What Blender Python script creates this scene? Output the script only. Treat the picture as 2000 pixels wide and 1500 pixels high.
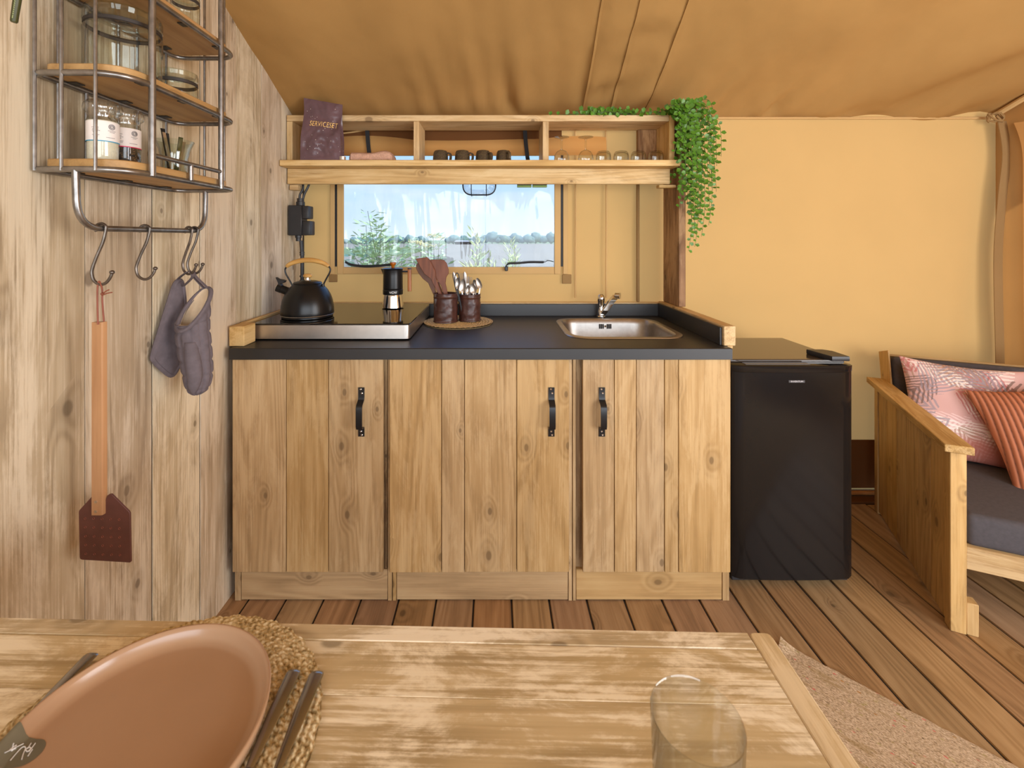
import bpy, bmesh, math, random
from mathutils import Vector, Matrix, noise
random.seed(7)
R = math.radians
for o in list(bpy.data.objects): bpy.data.objects.remove(o)
sc = bpy.context.scene
COL = sc.collection
# ---------------------------------------------------------------- camera, world, lights, exposure
FX, VX, VY, CZ = 880.0, 965.0, 466.0, 1.30          # focal length and vanishing point in a 2000x1500 frame, eye height
cd = bpy.data.cameras.new('camera'); cam = bpy.data.objects.new('camera', cd); COL.objects.link(cam)
cam.location = (0, 0, CZ); cam.rotation_euler = (R(90), 0, 0)
cd.sensor_width = 36; cd.lens = FX*36/2000; cd.shift_x = (1000-VX)/2000; cd.shift_y = (VY-750)/2000
cd.clip_start = 0.02; cd.clip_end = 800
cd.dof.use_dof = True; cd.dof.focus_distance = 1.75; cd.dof.aperture_fstop = 10
sc.camera = cam
sc.view_settings.view_transform = 'Standard'; sc.view_settings.look = 'None'
sc.view_settings.gamma = 1; sc.view_settings.use_curve_mapping = False
sc.view_settings.exposure = 0.14

world = bpy.data.worlds.new('sky'); sc.world = world; world.use_nodes = True
wn = world.node_tree.nodes; wl = world.node_tree.links; wn.clear()
wo = wn.new('ShaderNodeOutputWorld'); bg = wn.new('ShaderNodeBackground'); bg.inputs['Strength'].default_value = 1.15
tc = wn.new('ShaderNodeTexCoord'); sp = wn.new('ShaderNodeSeparateXYZ'); wl.new(tc.outputs['Generated'], sp.inputs[0])
rp = wn.new('ShaderNodeValToRGB'); wl.new(sp.outputs['Z'], rp.inputs[0])
rp.color_ramp.elements[0].position = 0.0; rp.color_ramp.elements[0].color = (0.64, 0.78, 0.92, 1)
rp.color_ramp.elements[1].position = 0.55; rp.color_ramp.elements[1].color = (0.28, 0.60, 1.3, 1)
e = rp.color_ramp.elements.new(0.16); e.color = (0.42, 0.66, 0.95, 1)
mpw = wn.new('ShaderNodeMapping'); mpw.inputs['Scale'].default_value = (2.2, 2.2, 9); wl.new(tc.outputs['Generated'], mpw.inputs[0])
nz = wn.new('ShaderNodeTexNoise'); nz.inputs['Scale'].default_value = 1.7; nz.inputs['Detail'].default_value = 6; wl.new(mpw.outputs[0], nz.inputs['Vector'])
cr = wn.new('ShaderNodeValToRGB'); cr.color_ramp.elements[0].position = .50; cr.color_ramp.elements[1].position = .80; wl.new(nz.outputs[0], cr.inputs[0])
mx = wn.new('ShaderNodeMix'); mx.data_type = 'RGBA'; wl.new(cr.outputs[0], mx.inputs[0]); wl.new(rp.outputs[0], mx.inputs[6]); mx.inputs[7].default_value = (.74, .82, .90, 1)
wl.new(mx.outputs[2], bg.inputs[0]); wl.new(bg.outputs[0], wo.inputs[0])

def lamp(name, kind, loc, target, energy, color, size=None, size_y=None, angle=None):
    l = bpy.data.lights.new(name, kind); o = bpy.data.objects.new(name, l); COL.objects.link(o)
    o.location = loc; o.rotation_euler = (Vector(target)-Vector(loc)).to_track_quat('-Z', 'Y').to_euler()
    l.energy = energy; l.color = color
    if size: l.shape = 'RECTANGLE'; l.size = size; l.size_y = size_y or size
    if angle: l.angle = angle
    return o
lamp('sun', 'SUN', (8, -3, 9), (0, 0, 0), 3.2, (1, .95, .86), angle=R(1))
lamp('daylight_front_opening', 'AREA', (0.35, -2.2, 1.45), (0.2, 2.3, 1.05), 100, (.90, .95, 1.0), 3.6, 1.8)
lamp('daylight_side_opening', 'AREA', (2.55, -0.45, 1.25), (.5, 1.2, 1.75), 80, (.95, .97, 1.0), 1.7, 1.7)

# ---------------------------------------------------------------- helpers
def P(px, py, Y): return Vector(((px-VX)*Y/FX, Y, CZ-(py-VY)*Y/FX))
def PZ(px, py, Z):
    Y = FX*(CZ-Z)/(py-VY); return Vector(((px-VX)*Y/FX, Y, Z))
ORIG = {}
def props(o, label=None, cat=None, group=None, kind=None):
    if label: o['label'] = label
    if cat: o['category'] = cat
    if group: o['group'] = group
    if kind: o['kind'] = kind
    return o
def thing(name, loc, label, cat, group=None, kind=None):
    o = bpy.data.objects.new(name, None); COL.objects.link(o); o.location = loc
    o.empty_display_size = .05; ORIG[o.name] = Vector(loc)
    return props(o, label, cat, group, kind)
def copy_tree(o, loc=None, label=None, rz=None, parent=None, drot=None):
    c = o.copy(); COL.objects.link(c)
    if parent is not None: c.parent = parent
    if loc is not None: c.location = loc
    if rz is not None: c.rotation_euler.z = rz
    if label: c['label'] = label
    for ch in o.children: copy_tree(ch, parent=c)
    return c
def catmull(pts, n=6, closed=False):
    pts = [Vector(p) for p in pts]; out = []; m = len(pts)
    for i in range(m if closed else m-1):
        if closed: p0, p1, p2, p3 = pts[i-1], pts[i], pts[(i+1) % m], pts[(i+2) % m]
        else: p0, p1, p2, p3 = pts[max(i-1, 0)], pts[i], pts[i+1], pts[min(i+2, m-1)]
        for k in range(n):
            t = k/n; t2 = t*t; t3 = t2*t
            out.append(.5*((2*p1)+(p2-p0)*t+(2*p0-5*p1+4*p2-p3)*t2+(3*p1-p0-3*p2+p3)*t3))
    if not closed: out.append(pts[-1])
    return out
def rounded(pts, r, n=6, closed=False):
    pts = [Vector(p) for p in pts]; m = len(pts); out = []
    for i, p in enumerate(pts):
        if not closed and i in (0, m-1): out.append(p); continue
        a, b = pts[i-1]-p, pts[(i+1) % m]-p
        rr = r[i] if isinstance(r, (list, tuple)) else r
        rr = min(rr, a.length*.49, b.length*.49)
        if rr < 1e-5: out.append(p); continue
        A, B = p+a.normalized()*rr, p+b.normalized()*rr
        for k in range(n+1):
            t = k/n; out.append(A*(1-t)**2+p*2*t*(1-t)+B*t*t)
    return out
def rrect(x0, x1, y0, y1, r, n=6):
    return [(v.x, v.y) for v in rounded([(x0, y0, 0), (x1, y0, 0), (x1, y1, 0), (x0, y1, 0)], r, n, True)]
def sm(a, b, x):
    t = max(0, min(1, (x-a)/(b-a))); return t*t*(3-2*t)
def nz3(x, y, z=0): return noise.noise(Vector((x, y, z)))

class MB:
    def __init__(s): s.v = []; s.f = []; s.M = None; s.col = None
    def xf(s, M): s.M = M; return s
    def add(s, vs, fs):
        b = len(s.v)
        for p in vs:
            p = Vector(p); s.v.append(s.M @ p if s.M is not None else p)
        s.f += [tuple(b+i for i in f) for f in fs]; return s
    def box(s, x0, x1, y0, y1, z0, z1, b=.0015):
        c = ((x0+x1)/2, (y0+y1)/2, (z0+z1)/2); h = (abs(x1-x0)/2, abs(y1-y0)/2, abs(z1-z0)/2); b = min(b, min(h)*.45)
        if b <= 0:
            vs = [(c[0]+i*h[0], c[1]+j*h[1], c[2]+k*h[2]) for i in (-1, 1) for j in (-1, 1) for k in (-1, 1)]
            return s.add(vs, [(0, 1, 3, 2), (4, 6, 7, 5), (0, 4, 5, 1), (2, 3, 7, 6), (0, 2, 6, 4), (1, 5, 7, 3)])
        vs, ix = [], {}
        for i in (-1, 1):
            for j in (-1, 1):
                for k in (-1, 1):
                    for a in range(3):
                        ix[(i, j, k, a)] = len(vs); sg = (i, j, k)
                        vs.append(tuple(c[q]+sg[q]*(h[q] if q == a else h[q]-b) for q in range(3)))
        fs = []
        for a in range(3):
            u, w = (a+1) % 3, (a+2) % 3
            for g in (-1, 1):
                q = []
                for du, dw in ((-1, -1), (1, -1), (1, 1), (-1, 1)):
                    t = [0, 0, 0]; t[a] = g; t[u] = du; t[w] = dw; q.append(ix[(*t, a)])
                fs.append(q)
            for du in (-1, 1):
                for dw in (-1, 1):
                    t0 = [0, 0, 0]; t0[u] = du; t0[w] = dw; t1 = list(t0); t0[a] = -1; t1[a] = 1
                    fs.append((ix[(*t0, u)], ix[(*t1, u)], ix[(*t1, w)], ix[(*t0, w)]))
        for i in (-1, 1):
            for j in (-1, 1):
                for k in (-1, 1): fs.append((ix[(i, j, k, 0)], ix[(i, j, k, 1)], ix[(i, j, k, 2)]))
        return s.add(vs, fs)
    def loft(s, rings, closed=True, cap0=True, cap1=True):
        b = len(s.v); n = len(rings[0]); fs = []
        for i in range(len(rings)-1):
            for j in range(n if closed else n-1):
                k = (j+1) % n; fs.append((i*n+j, i*n+k, (i+1)*n+k, (i+1)*n+j))
        if cap0: fs.append(tuple(range(n))[::-1])
        if cap1: fs.append(tuple(range((len(rings)-1)*n, len(rings)*n)))
        return s.add([p for r in rings for p in r], fs)
    def tube(s, pts, r, n=10, closed=False, flat=None):
        pts = [Vector(p) for p in pts]; m = len(pts); rings = []; up = None
        for i, p in enumerate(pts):
            if closed: d = pts[(i+1) % m]-pts[i-1]
            else: d = pts[min(i+1, m-1)]-pts[max(i-1, 0)]
            d.normalize()
            if up is None: up = d.orthogonal().normalized()
            up = (up-d*up.dot(d)).normalized(); w = d.cross(up); rr = r[i] if isinstance(r, (list, tuple)) else r
            rings.append([p+(up*math.cos(2*math.pi*k/n)+w*math.sin(2*math.pi*k/n))*rr for k in range(n)])
        if closed:
            # closed tube: find the best twist match
            best = min(range(n), key=lambda q: (rings[0][q]-rings[-1][0]).length)
            rings.append([rings[0][(k+best) % n] for k in range(n)]); return s.loft(rings, True, False, False)
        return s.loft(rings)
    def strap(s, pts, w, t, up):
        pts = [Vector(p) for p in pts]; up = Vector(up).normalized(); rings = []; m = len(pts)
        for i, p in enumerate(pts):
            d = (pts[min(i+1, m-1)]-pts[max(i-1, 0)]).normalized(); nn = d.cross(up).normalized()
            rings.append([p+up*w/2+nn*t/2, p-up*w/2+nn*t/2, p-up*w/2-nn*t/2, p+up*w/2-nn*t/2])
        return s.loft(rings)
    def lathe(s, prof, n=32, c=(0, 0, 0), cap=True):
        vs, rows, fs = [], [], []
        for r, z in prof:
            if r < 1e-6: rows.append([len(vs)]); vs.append((c[0], c[1], c[2]+z))
            else:
                rows.append(list(range(len(vs), len(vs)+n)))
                vs += [(c[0]+r*math.cos(2*math.pi*k/n), c[1]+r*math.sin(2*math.pi*k/n), c[2]+z) for k in range(n)]
        for a, b in zip(rows, rows[1:]):
            for k in range(n):
                q = (k+1) % n
                if len(a) == 1 and len(b) == 1: continue
                if len(a) == 1: fs.append((a[0], b[q], b[k]))
                elif len(b) == 1: fs.append((a[k], a[q], b[0]))
                else: fs.append((a[k], a[q], b[q], b[k]))
        return s.add(vs, fs)
    def prism(s, poly, z0, z1, ch=0):
        n = len(poly)
        if ch:
            c = Vector((sum(p[0] for p in poly)/n, sum(p[1] for p in poly)/n)); ins = []
            for i in range(n):
                p0, p, p1 = Vector(poly[i-1]), Vector(poly[i]), Vector(poly[(i+1) % n])
                d = ((p-p0).normalized()+(p1-p).normalized()).normalized() if (p-p0).length and (p1-p).length else Vector((1, 0))
                nn = Vector((-d.y, d.x)); ins.append(nn)
            area = sum(poly[i-1][0]*poly[i][1]-poly[i][0]*poly[i-1][1] for i in range(n)); g = 1 if area > 0 else -1
            inn = [(poly[i][0]+g*ins[i].x*ch, poly[i][1]+g*ins[i].y*ch) for i in range(n)]
            return s.loft([[(*p, z0) for p in inn], [(*p, z0+ch) for p in poly], [(*p, z1-ch) for p in poly], [(*p, z1) for p in inn]])
        return s.loft([[(*p, z0) for p in poly], [(*p, z1) for p in poly]])
    def grid(s, fn, nu, nv, cu=False, cv=False, skip=None):
        vs = [fn(i/(nu if cu else nu-1), j/(nv if cv else nv-1)) for i in range(nu) for j in range(nv)]; fs = []
        for i in range(nu if cu else nu-1):
            for j in range(nv if cv else nv-1):
                if skip and skip(i, j): continue
                a, b = (i+1) % nu, (j+1) % nv; fs.append((i*nv+j, a*nv+j, a*nv+b, i*nv+b))
        return s.add(vs, fs)
    def rbox(s, x0, x1, y0, y1, z0, z1, r, seg=3, sub=0):
        bm = bmesh.new(); bmesh.ops.create_cube(bm, size=1)
        for v in bm.verts: v.co = Vector(((x0+x1)/2+v.co.x*(x1-x0), (y0+y1)/2+v.co.y*(y1-y0), (z0+z1)/2+v.co.z*(z1-z0)))
        bmesh.ops.bevel(bm, geom=bm.edges[:], offset=r, segments=seg, affect='EDGES', profile=.5)
        if sub: bmesh.ops.subdivide_edges(bm, edges=[e for e in bm.edges if e.calc_length() > r*2.5], cuts=sub, use_grid_fill=True)
        bm.verts.index_update(); s.add([v.co.copy() for v in bm.verts], [[v.index for v in f.verts] for f in bm.faces]); bm.free(); return s
    def ball(s, c, r, nu=14, nv=8, sc=(1, 1, 1)):
        return s.lathe_m([(math.sin(math.pi*k/nv)*r, -math.cos(math.pi*k/nv)*r) for k in range(nv+1)], nu, c, sc)
    def lathe_m(s, prof, n, c, scl):
        k = MB(); k.lathe(prof, n); return s.add([(c[0]+p.x*scl[0], c[1]+p.y*scl[1], c[2]+p.z*scl[2]) for p in k.v], k.f)
    def build(s, name, mat, parent=None, label=None, angle=38, origin=None, cat=None, group=None, kind=None, colors=None):
        if parent is not None: O = ORIG[parent.name]
        elif origin is not None: O = Vector(origin)
        else:
            xs = [p.x for p in s.v]; ys = [p.y for p in s.v]; O = Vector(((min(xs)+max(xs))/2, (min(ys)+max(ys))/2, min(p.z for p in s.v)))
        me = bpy.data.meshes.new(name); me.from_pydata([p-O for p in s.v], [], s.f)
        bm = bmesh.new(); bm.from_mesh(me); bmesh.ops.recalc_face_normals(bm, faces=bm.faces[:]); bm.to_mesh(me); bm.free()
        me.polygons.foreach_set('use_smooth', [True]*len(me.polygons))
        try: me.set_sharp_from_angle(angle=R(angle))
        except Exception: pass
        if colors:
            ca = me.color_attributes.new('print', 'FLOAT_COLOR', 'POINT')
            ca.data.foreach_set('color', [c for q in colors for c in (*q, 1)])
        me.materials.append(mat)
        o = bpy.data.objects.new(name, me); COL.objects.link(o); ORIG[o.name] = O
        if parent is not None: o.parent = parent
        else: o.location = O
        return props(o, label, cat, group, kind)
def text2d(body, size, ext=.0004, sx=1.0, shear=0.0, space=1.0):
    c = bpy.data.curves.new('lettering', 'FONT'); c.body = body; c.size = size; c.extrude = ext; c.align_x = 'CENTER'; c.align_y = 'CENTER'
    c.resolution_u = 4; c.shear = shear; c.space_character = space
    o = bpy.data.objects.new('lettering', c); COL.objects.link(o)
    dg = bpy.context.evaluated_depsgraph_get(); me = bpy.data.meshes.new_from_object(o.evaluated_get(dg))
    vs = [(v.co.x*sx, v.co.y, v.co.z) for v in me.vertices]; fs = [tuple(p.vertices) for p in me.polygons]
    bpy.data.objects.remove(o); bpy.data.curves.remove(c); bpy.data.meshes.remove(me); return vs, fs
FACE = Matrix(((1, 0, 0, 0), (0, 0, 1, 0), (0, 1, 0, 0), (0, 0, 0, 1)))    # local xy -> world xz, local z -> world y

# ---------------------------------------------------------------- materials
class NT:
    def __init__(s, name):
        s.m = bpy.data.materials.new(name); s.m.use_nodes = True; s.t = s.m.node_tree; s.t.nodes.clear()
        s.out = s.n('ShaderNodeOutputMaterial')
    def n(s, t, **k):
        x = s.t.nodes.new(t)
        for a, b in k.items(): setattr(x, a, b)
        return x
    def l(s, a, b): s.t.links.new(a, b)
    def set(s, inp, v):
        if hasattr(v, 'is_output') or isinstance(v, bpy.types.NodeSocket): s.l(v, inp)
        else: inp.default_value = v
    def math(s, op, a, b=None, c=None, clamp=False):
        x = s.n('ShaderNodeMath', operation=op, use_clamp=clamp); s.set(x.inputs[0], a)
        if b is not None: s.set(x.inputs[1], b)
        if c is not None: s.set(x.inputs[2], c)
        return x.outputs[0]
    def vmul(s, v, k):
        x = s.n('ShaderNodeVectorMath', operation='MULTIPLY'); s.l(v, x.inputs[0]); x.inputs[1].default_value = k; return x.outputs[0]
    def noise(s, v, scale, detail=3, rough=.5, dist=0):
        x = s.n('ShaderNodeTexNoise'); s.l(v, x.inputs['Vector']); x.inputs['Scale'].default_value = scale
        x.inputs['Detail'].default_value = detail; x.inputs['Roughness'].default_value = rough; x.inputs['Distortion'].default_value = dist; return x.outputs[0]
    def mapr(s, v, a, b, c=0, d=1, smooth=False):
        x = s.n('ShaderNodeMapRange', clamp=True)
        if smooth: x.interpolation_type = 'SMOOTHSTEP'
        s.l(v, x.inputs[0])
        for i, q in enumerate((a, b, c, d)): x.inputs[1+i].default_value = q
        return x.outputs[0]
    def ramp(s, f, stops):
        x = s.n('ShaderNodeValToRGB'); s.l(f, x.inputs[0]); el = x.color_ramp.elements
        while len(el) < len(stops): el.new(.5)
        for q, (p, c) in zip(el, stops): q.position = p; q.color = (*c, 1)
        return x.outputs[0]
    def mix(s, f, a, b, mode='MIX'):
        x = s.n('ShaderNodeMix', data_type='RGBA', blend_type=mode)
        s.set(x.inputs[0], f)
        for i, q in ((6, a), (7, b)):
            if isinstance(q, tuple): x.inputs[i].default_value = (*q, 1) if len(q) == 3 else q
            else: s.l(q, x.inputs[i])
        return x.outputs[2]
    def bump(s, h, strength=.3, dist=.001):
        x = s.n('ShaderNodeBump'); s.l(h, x.inputs['Height']); x.inputs['Strength'].default_value = strength; x.inputs['Distance'].default_value = dist; return x.outputs[0]
    def pbsdf(s, color, rough=.5, metal=0, normal=None, spec=None, **k):
        x = s.n('ShaderNodeBsdfPrincipled')
        if isinstance(color, tuple): x.inputs['Base Color'].default_value = (*color, 1)
        else: s.l(color, x.inputs['Base Color'])
        s.set(x.inputs['Roughness'], rough); x.inputs['Metallic'].default_value = metal
        if normal is not None: s.l(normal, x.inputs['Normal'])
        if spec is not None: x.inputs['Specular IOR Level'].default_value = spec
        for a, b in k.items(): x.inputs[a.replace('_', ' ')].default_value = b
        return x
    def done(s, shader): s.l(shader.outputs[0] if hasattr(shader, 'outputs') else shader, s.out.inputs[0]); return s.m
    def co(s, rnd=True):
        t = s.n('ShaderNodeTexCoord'); v = t.outputs['Object']
        if rnd:
            oi = s.n('ShaderNodeObjectInfo'); c = s.n('ShaderNodeCombineXYZ')
            s.rand = oi.outputs['Random']
            for i, k in enumerate((13.7, 37.1, 7.3)): s.l(s.math('MULTIPLY', oi.outputs['Random'], k), c.inputs[i])
            a = s.n('ShaderNodeVectorMath', operation='ADD'); s.l(v, a.inputs[0]); s.l(c.outputs[0], a.inputs[1]); v = a.outputs[0]
        return v
def srgb(r, g, b):
    f = lambda c: (c/255/12.92) if c/255 <= .04045 else ((c/255+.055)/1.055)**2.4
    return (f(r), f(g), f(b))
def mul(c, k): return tuple(x*k for x in c)

def plain(name, color, rough=.5, metal=0, var=.12, scale=30, bump=0, bscale=200, spec=None, **k):
    t = NT(name); v = t.co(); f = t.noise(v, scale, 3)
    c = t.ramp(f, [(.3, mul(color, 1-var)), (.7, mul(color, 1+var))])
    nrm = t.bump(t.noise(v, bscale, 2), bump, .001) if bump else None
    return t.done(t.pbsdf(c, rough, metal, nrm, spec, **k))

def wood(name, dark, mid, light, axis='z', rough=.6, knots=.55, wash=None, wash_amt=.5, ring=1.0, saw=0.0, vary=.22, bump=.35, hue=True, wscale=14, wst=.22):
    t = NT(name); v = t.co(); sx = t.n('ShaderNodeSeparateXYZ'); t.l(v, sx.inputs[0]); cx = t.n('ShaderNodeCombineXYZ')
    order = {'z': (0, 1, 2), 'x': (1, 2, 0), 'y': (2, 0, 1)}[axis]
    for i, o in enumerate(order): t.l(sx.outputs[o], cx.inputs[i])
    p = cx.outputs[0]; a, b, g = (sx.outputs[o] for o in order)
    u = t.math('ADD', a, t.math('MULTIPLY', b, .83))
    uv = t.n('ShaderNodeCombineXYZ'); t.l(t.math('MULTIPLY', u, 7.5), uv.inputs[0]); t.l(t.math('MULTIPLY', g, 4.2), uv.inputs[1])
    vo = t.n('ShaderNodeTexVoronoi', voronoi_dimensions='2D'); t.l(uv.outputs[0], vo.inputs['Vector']); vo.inputs['Scale'].default_value = 1
    d = vo.outputs['Distance']; sc_ = t.n('ShaderNodeSeparateColor'); t.l(vo.outputs['Color'], sc_.inputs[0])
    has = t.mapr(sc_.outputs[0], 1-knots, 1-knots+.02)
    sz = t.mapr(sc_.outputs[1], 0, 1, .25, .75)
    dd = t.math('DIVIDE', d, sz)
    core = t.math('MULTIPLY', t.mapr(dd, .13, .07, 0, 1, True), has)
    halo = t.math('MULTIPLY', t.mapr(dd, .55, .05, 0, 1, True), has)
    q = t.vmul(p, (1, 1, .10))
    rc = t.math('ADD', t.noise(q, 4.5, 2, .5, .3), t.math('MULTIPLY', halo, .10))
    rings = t.math('MULTIPLY_ADD', t.math('SINE', t.math('MULTIPLY', rc, 120*ring)), .5, .5)
    fine = t.noise(t.vmul(p, (1, 1, .022)), 230, 3, .6)
    streak = t.noise(t.vmul(p, (1, 1, .05)), 38, 4, .6)
    blotch = t.noise(t.vmul(p, (1, 1, .3)), 7, 5, .65)
    f = t.math('MULTIPLY', rings, .11)
    f = t.math('ADD', f, t.math('MULTIPLY', fine, .20)); f = t.math('ADD', f, t.math('MULTIPLY', streak, .27)); f = t.math('ADD', f, t.math('MULTIPLY', blotch, .42))
    if saw:
        arc = t.math('SINE', t.math('MULTIPLY', t.math('ADD', t.math('ADD', g, t.math('MULTIPLY', u, 1.1)), t.math('MULTIPLY', t.math('MULTIPLY', u, u), 2.0)), 260))
        am = t.mapr(t.noise(t.vmul(p, (1, 1, .35)), 9, 2), .5, .68)
        f = t.math('ADD', f, t.math('MULTIPLY', t.math('MULTIPLY', arc, am), saw))
    c = t.ramp(f, [(.26, dark), (.50, mid), (.74, light)])
    if wash:
        w = t.noise(t.vmul(p, (1, 1, wst)), wscale, 8, .7, .5)
        w = t.math('ADD', w, t.math('MULTIPLY', t.math('SUBTRACT', fine, .5), .35))
        c = t.mix(t.math('MULTIPLY', t.mapr(w, .44, .60, 0, 1, True), wash_amt), c, wash)
    kn = mul(dark, .6)
    c = t.mix(t.math('MULTIPLY', halo, .30), c, mul(dark, .9)); c = t.mix(t.math('MULTIPLY', core, .65), c, kn)
    hs = t.n('ShaderNodeHueSaturation'); t.l(c, hs.inputs['Color'])
    t.l(t.mapr(t.rand, 0, 1, 1-vary, 1+vary*.75), hs.inputs['Value'])
    r2 = t.math('FRACT', t.math('MULTIPLY', t.rand, 17.3))
    t.l(t.mapr(r2, 0, 1, .94, 1.1), hs.inputs['Saturation'])
    if hue: t.l(t.mapr(t.math('FRACT', t.math('MULTIPLY', t.rand, 7.9)), 0, 1, .492, .506), hs.inputs['Hue'])
    h = t.math('ADD', t.math('MULTIPLY', fine, .6), t.math('MULTIPLY', rings, .4))
    return t.done(t.pbsdf(hs.outputs[0], rough, 0, t.bump(h, bump, .0012)))

def canvas(name, color, trans=.35, bump=.25, var=.08):
    t = NT(name); v = t.co(False); f = t.noise(v, 2.2, 4)
    c = t.ramp(f, [(.3, mul(color, 1-var)), (.7, mul(color, 1+var))])
    nr = t.bump(t.math('ADD', t.noise(v, 16, 4), t.math('MULTIPLY', t.noise(v, 900, 1), .12)), bump, .004)
    d = t.n('ShaderNodeBsdfDiffuse'); t.l(c, d.inputs[0]); t.l(nr, d.inputs['Normal'])
    if not trans: return t.done(d)
    tr = t.n('ShaderNodeBsdfTranslucent'); t.l(t.mix(1.0, c, (1.0, .93, .80), 'MULTIPLY'), tr.inputs[0])
    m = t.n('ShaderNodeMixShader'); m.inputs[0].default_value = trans; t.l(d.outputs[0], m.inputs[1]); t.l(tr.outputs[0], m.inputs[2]); return t.done(m)

def thin_glass(name, tint=(.96, .98, .96), base=.05, edge=.75, rough=.02, haze=0.0, bump=0, bscale=8, dark=.55):
    t = NT(name); v = t.co(False)
    lw = t.n('ShaderNodeLayerWeight'); lw.inputs[0].default_value = .5; fc = lw.outputs['Facing']
    tr = t.n('ShaderNodeBsdfTransparent'); t.l(t.mix(t.mapr(fc, .55, 1.0), tint, mul(tint, dark)), tr.inputs[0])
    gl = t.n('ShaderNodeBsdfGlossy'); gl.inputs['Roughness'].default_value = rough
    fac = t.math('MULTIPLY_ADD', t.math('POWER', fc, 3.0), edge, base)
    if bump: t.l(t.bump(t.noise(t.vmul(v, (1, 1, .16)), bscale, 3, .5, .5), bump, .02), gl.inputs['Normal'])
    else: fac = t.math('ADD', fac, t.math('MULTIPLY', t.noise(v, 40, 2), .02))
    m = t.n('ShaderNodeMixShader'); t.l(fac, m.inputs[0]); t.l(tr.outputs[0], m.inputs[1]); t.l(gl.outputs[0], m.inputs[2])
    if haze:
        hz = t.n('ShaderNodeBsdfTranslucent'); hz.inputs[0].default_value = (.95, .97, 1, 1)
        hd = t.mapr(t.noise(t.vmul(v, (1, 1, .12)), 9, 4, .55, .5), .5, .72, haze*.5, haze*3.2)  # sheet haze, with vertical white streaks standing in for reflections on its wrinkles
        m2 = t.n('ShaderNodeMixShader'); t.l(hd, m2.inputs[0]); t.l(m.outputs[0], m2.inputs[1]); t.l(hz.outputs[0], m2.inputs[2]); m = m2
    return t.done(m)

def speckle(name, base, spots, scale, thr=.2, rough=.5, bump=0):
    t = NT(name); v = t.co(False); vo = t.n('ShaderNodeTexVoronoi'); t.l(v, vo.inputs['Vector']); vo.inputs['Scale'].default_value = scale
    c = t.mix(t.mapr(vo.outputs['Distance'], thr, thr*.8), t.ramp(t.noise(v, 12, 4), [(.3, mul(base, .85)), (.7, mul(base, 1.15))]), spots)
    return t.done(t.pbsdf(c, rough, 0, t.bump(t.noise(v, 60, 3), bump, .002) if bump else None))

M = {}
M['wall_wood'] = wood('washed_wood', srgb(132, 113, 88), srgb(190, 171, 141), srgb(216, 200, 173), 'z', .7, .5, srgb(232, 218, 192), .75, .8, .015, .09, .5, wscale=6)
M['door_wood'] = wood('cabinet_wood', srgb(130, 100, 62), srgb(178, 144, 98), srgb(202, 170, 124), 'z', .62, .5, srgb(212, 182, 138), .4, 1, .06, .07, .7, hue=False)
M['toe_wood'] = wood('plinth_wood', srgb(130, 100, 62), srgb(178, 144, 98), srgb(200, 169, 122), 'x', .62, .5, None, 0, 1, 0, .05, .5, hue=False)
M['shelf_wood'] = wood('shelf_wood', srgb(146, 112, 68), srgb(204, 168, 112), srgb(230, 200, 148), 'x', .65, .4, srgb(236, 210, 162), .5, 1, .05, .05, .5, hue=False, wscale=9)
M['shelf_wood_z'] = wood('divider_wood', srgb(146, 112, 68), srgb(204, 168, 112), srgb(230, 200, 148), 'z', .65, .35, srgb(236, 210, 162), .4, 1, 0, .05, .5, hue=False)
M['shelf_wood_y'] = wood('rim_wood', srgb(146, 112, 68), srgb(200, 164, 110), srgb(226, 194, 142), 'y', .65, .3, srgb(232, 206, 158), .4, 1, 0, .05, .5, hue=False)
M['brown_post'] = wood('post_plank_wood', srgb(84, 58, 34), srgb(134, 98, 60), srgb(172, 134, 90), 'z', .7, .45, srgb(200, 164, 116), .6, 1, .05, .05)
M['deck'] = wood('deck_wood', srgb(106, 80, 52), srgb(160, 126, 89), srgb(190, 156, 116), 'y', .5, .55, None, 0, 1.1, 0, .13, .5)
M['table_wood'] = wood('table_wood', srgb(150, 128, 90), srgb(204, 182, 140), srgb(224, 204, 164), 'x', .5, .35, srgb(252, 240, 212), .95, .8, 0, .03, .25, hue=False, wscale=13, wst=.42)
M['table_wood_y'] = wood('table_edge_wood', srgb(156, 132, 92), srgb(208, 184, 140), srgb(230, 208, 166), 'y', .55, .2, srgb(246, 230, 196), .5, .8, 0, .03, .25, hue=False)
M['chair_wood'] = wood('lounge_wood', srgb(130, 98, 58), srgb(196, 156, 98), srgb(224, 188, 130), 'z', .6, .5, srgb(208, 172, 116), .5, 1, .02, .08, .4, hue=False)
M['chair_wood_y'] = wood('armrest_wood', srgb(120, 90, 50), srgb(180, 144, 92), srgb(210, 178, 126), 'y', .6, .4, srgb(222, 192, 144), .5, 1, 0, .05, hue=False)
M['chair_wood_x'] = wood('seat_board_wood', srgb(120, 90, 50), srgb(178, 142, 90), srgb(208, 176, 124), 'x', .6, .4, srgb(220, 190, 142), .4, 1, 0, .05, hue=False)
M['rack_wood'] = wood('rack_board_wood', srgb(132, 96, 56), srgb(180, 140, 92), srgb(204, 166, 116), 'y', .5, .1, None, 0, .8, 0, .05, .2)
M['tool_wood'] = wood('utensil_wood', srgb(72, 40, 26), srgb(116, 72, 50), srgb(146, 98, 72), 'z', .5, .1, None, 0, .9, 0, .1, .2)
M['grip_wood'] = wood('grip_wood', srgb(164, 118, 68), srgb(206, 162, 104), srgb(224, 186, 130), 'x', .45, 0, None, 0, .8, 0, .04, .1)
M['moka_wood'] = wood('pot_handle_wood', srgb(104, 56, 24), srgb(160, 92, 44), srgb(190, 120, 64), 'z', .35, 0, None, 0, .8, 0, .04, .1)
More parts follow.
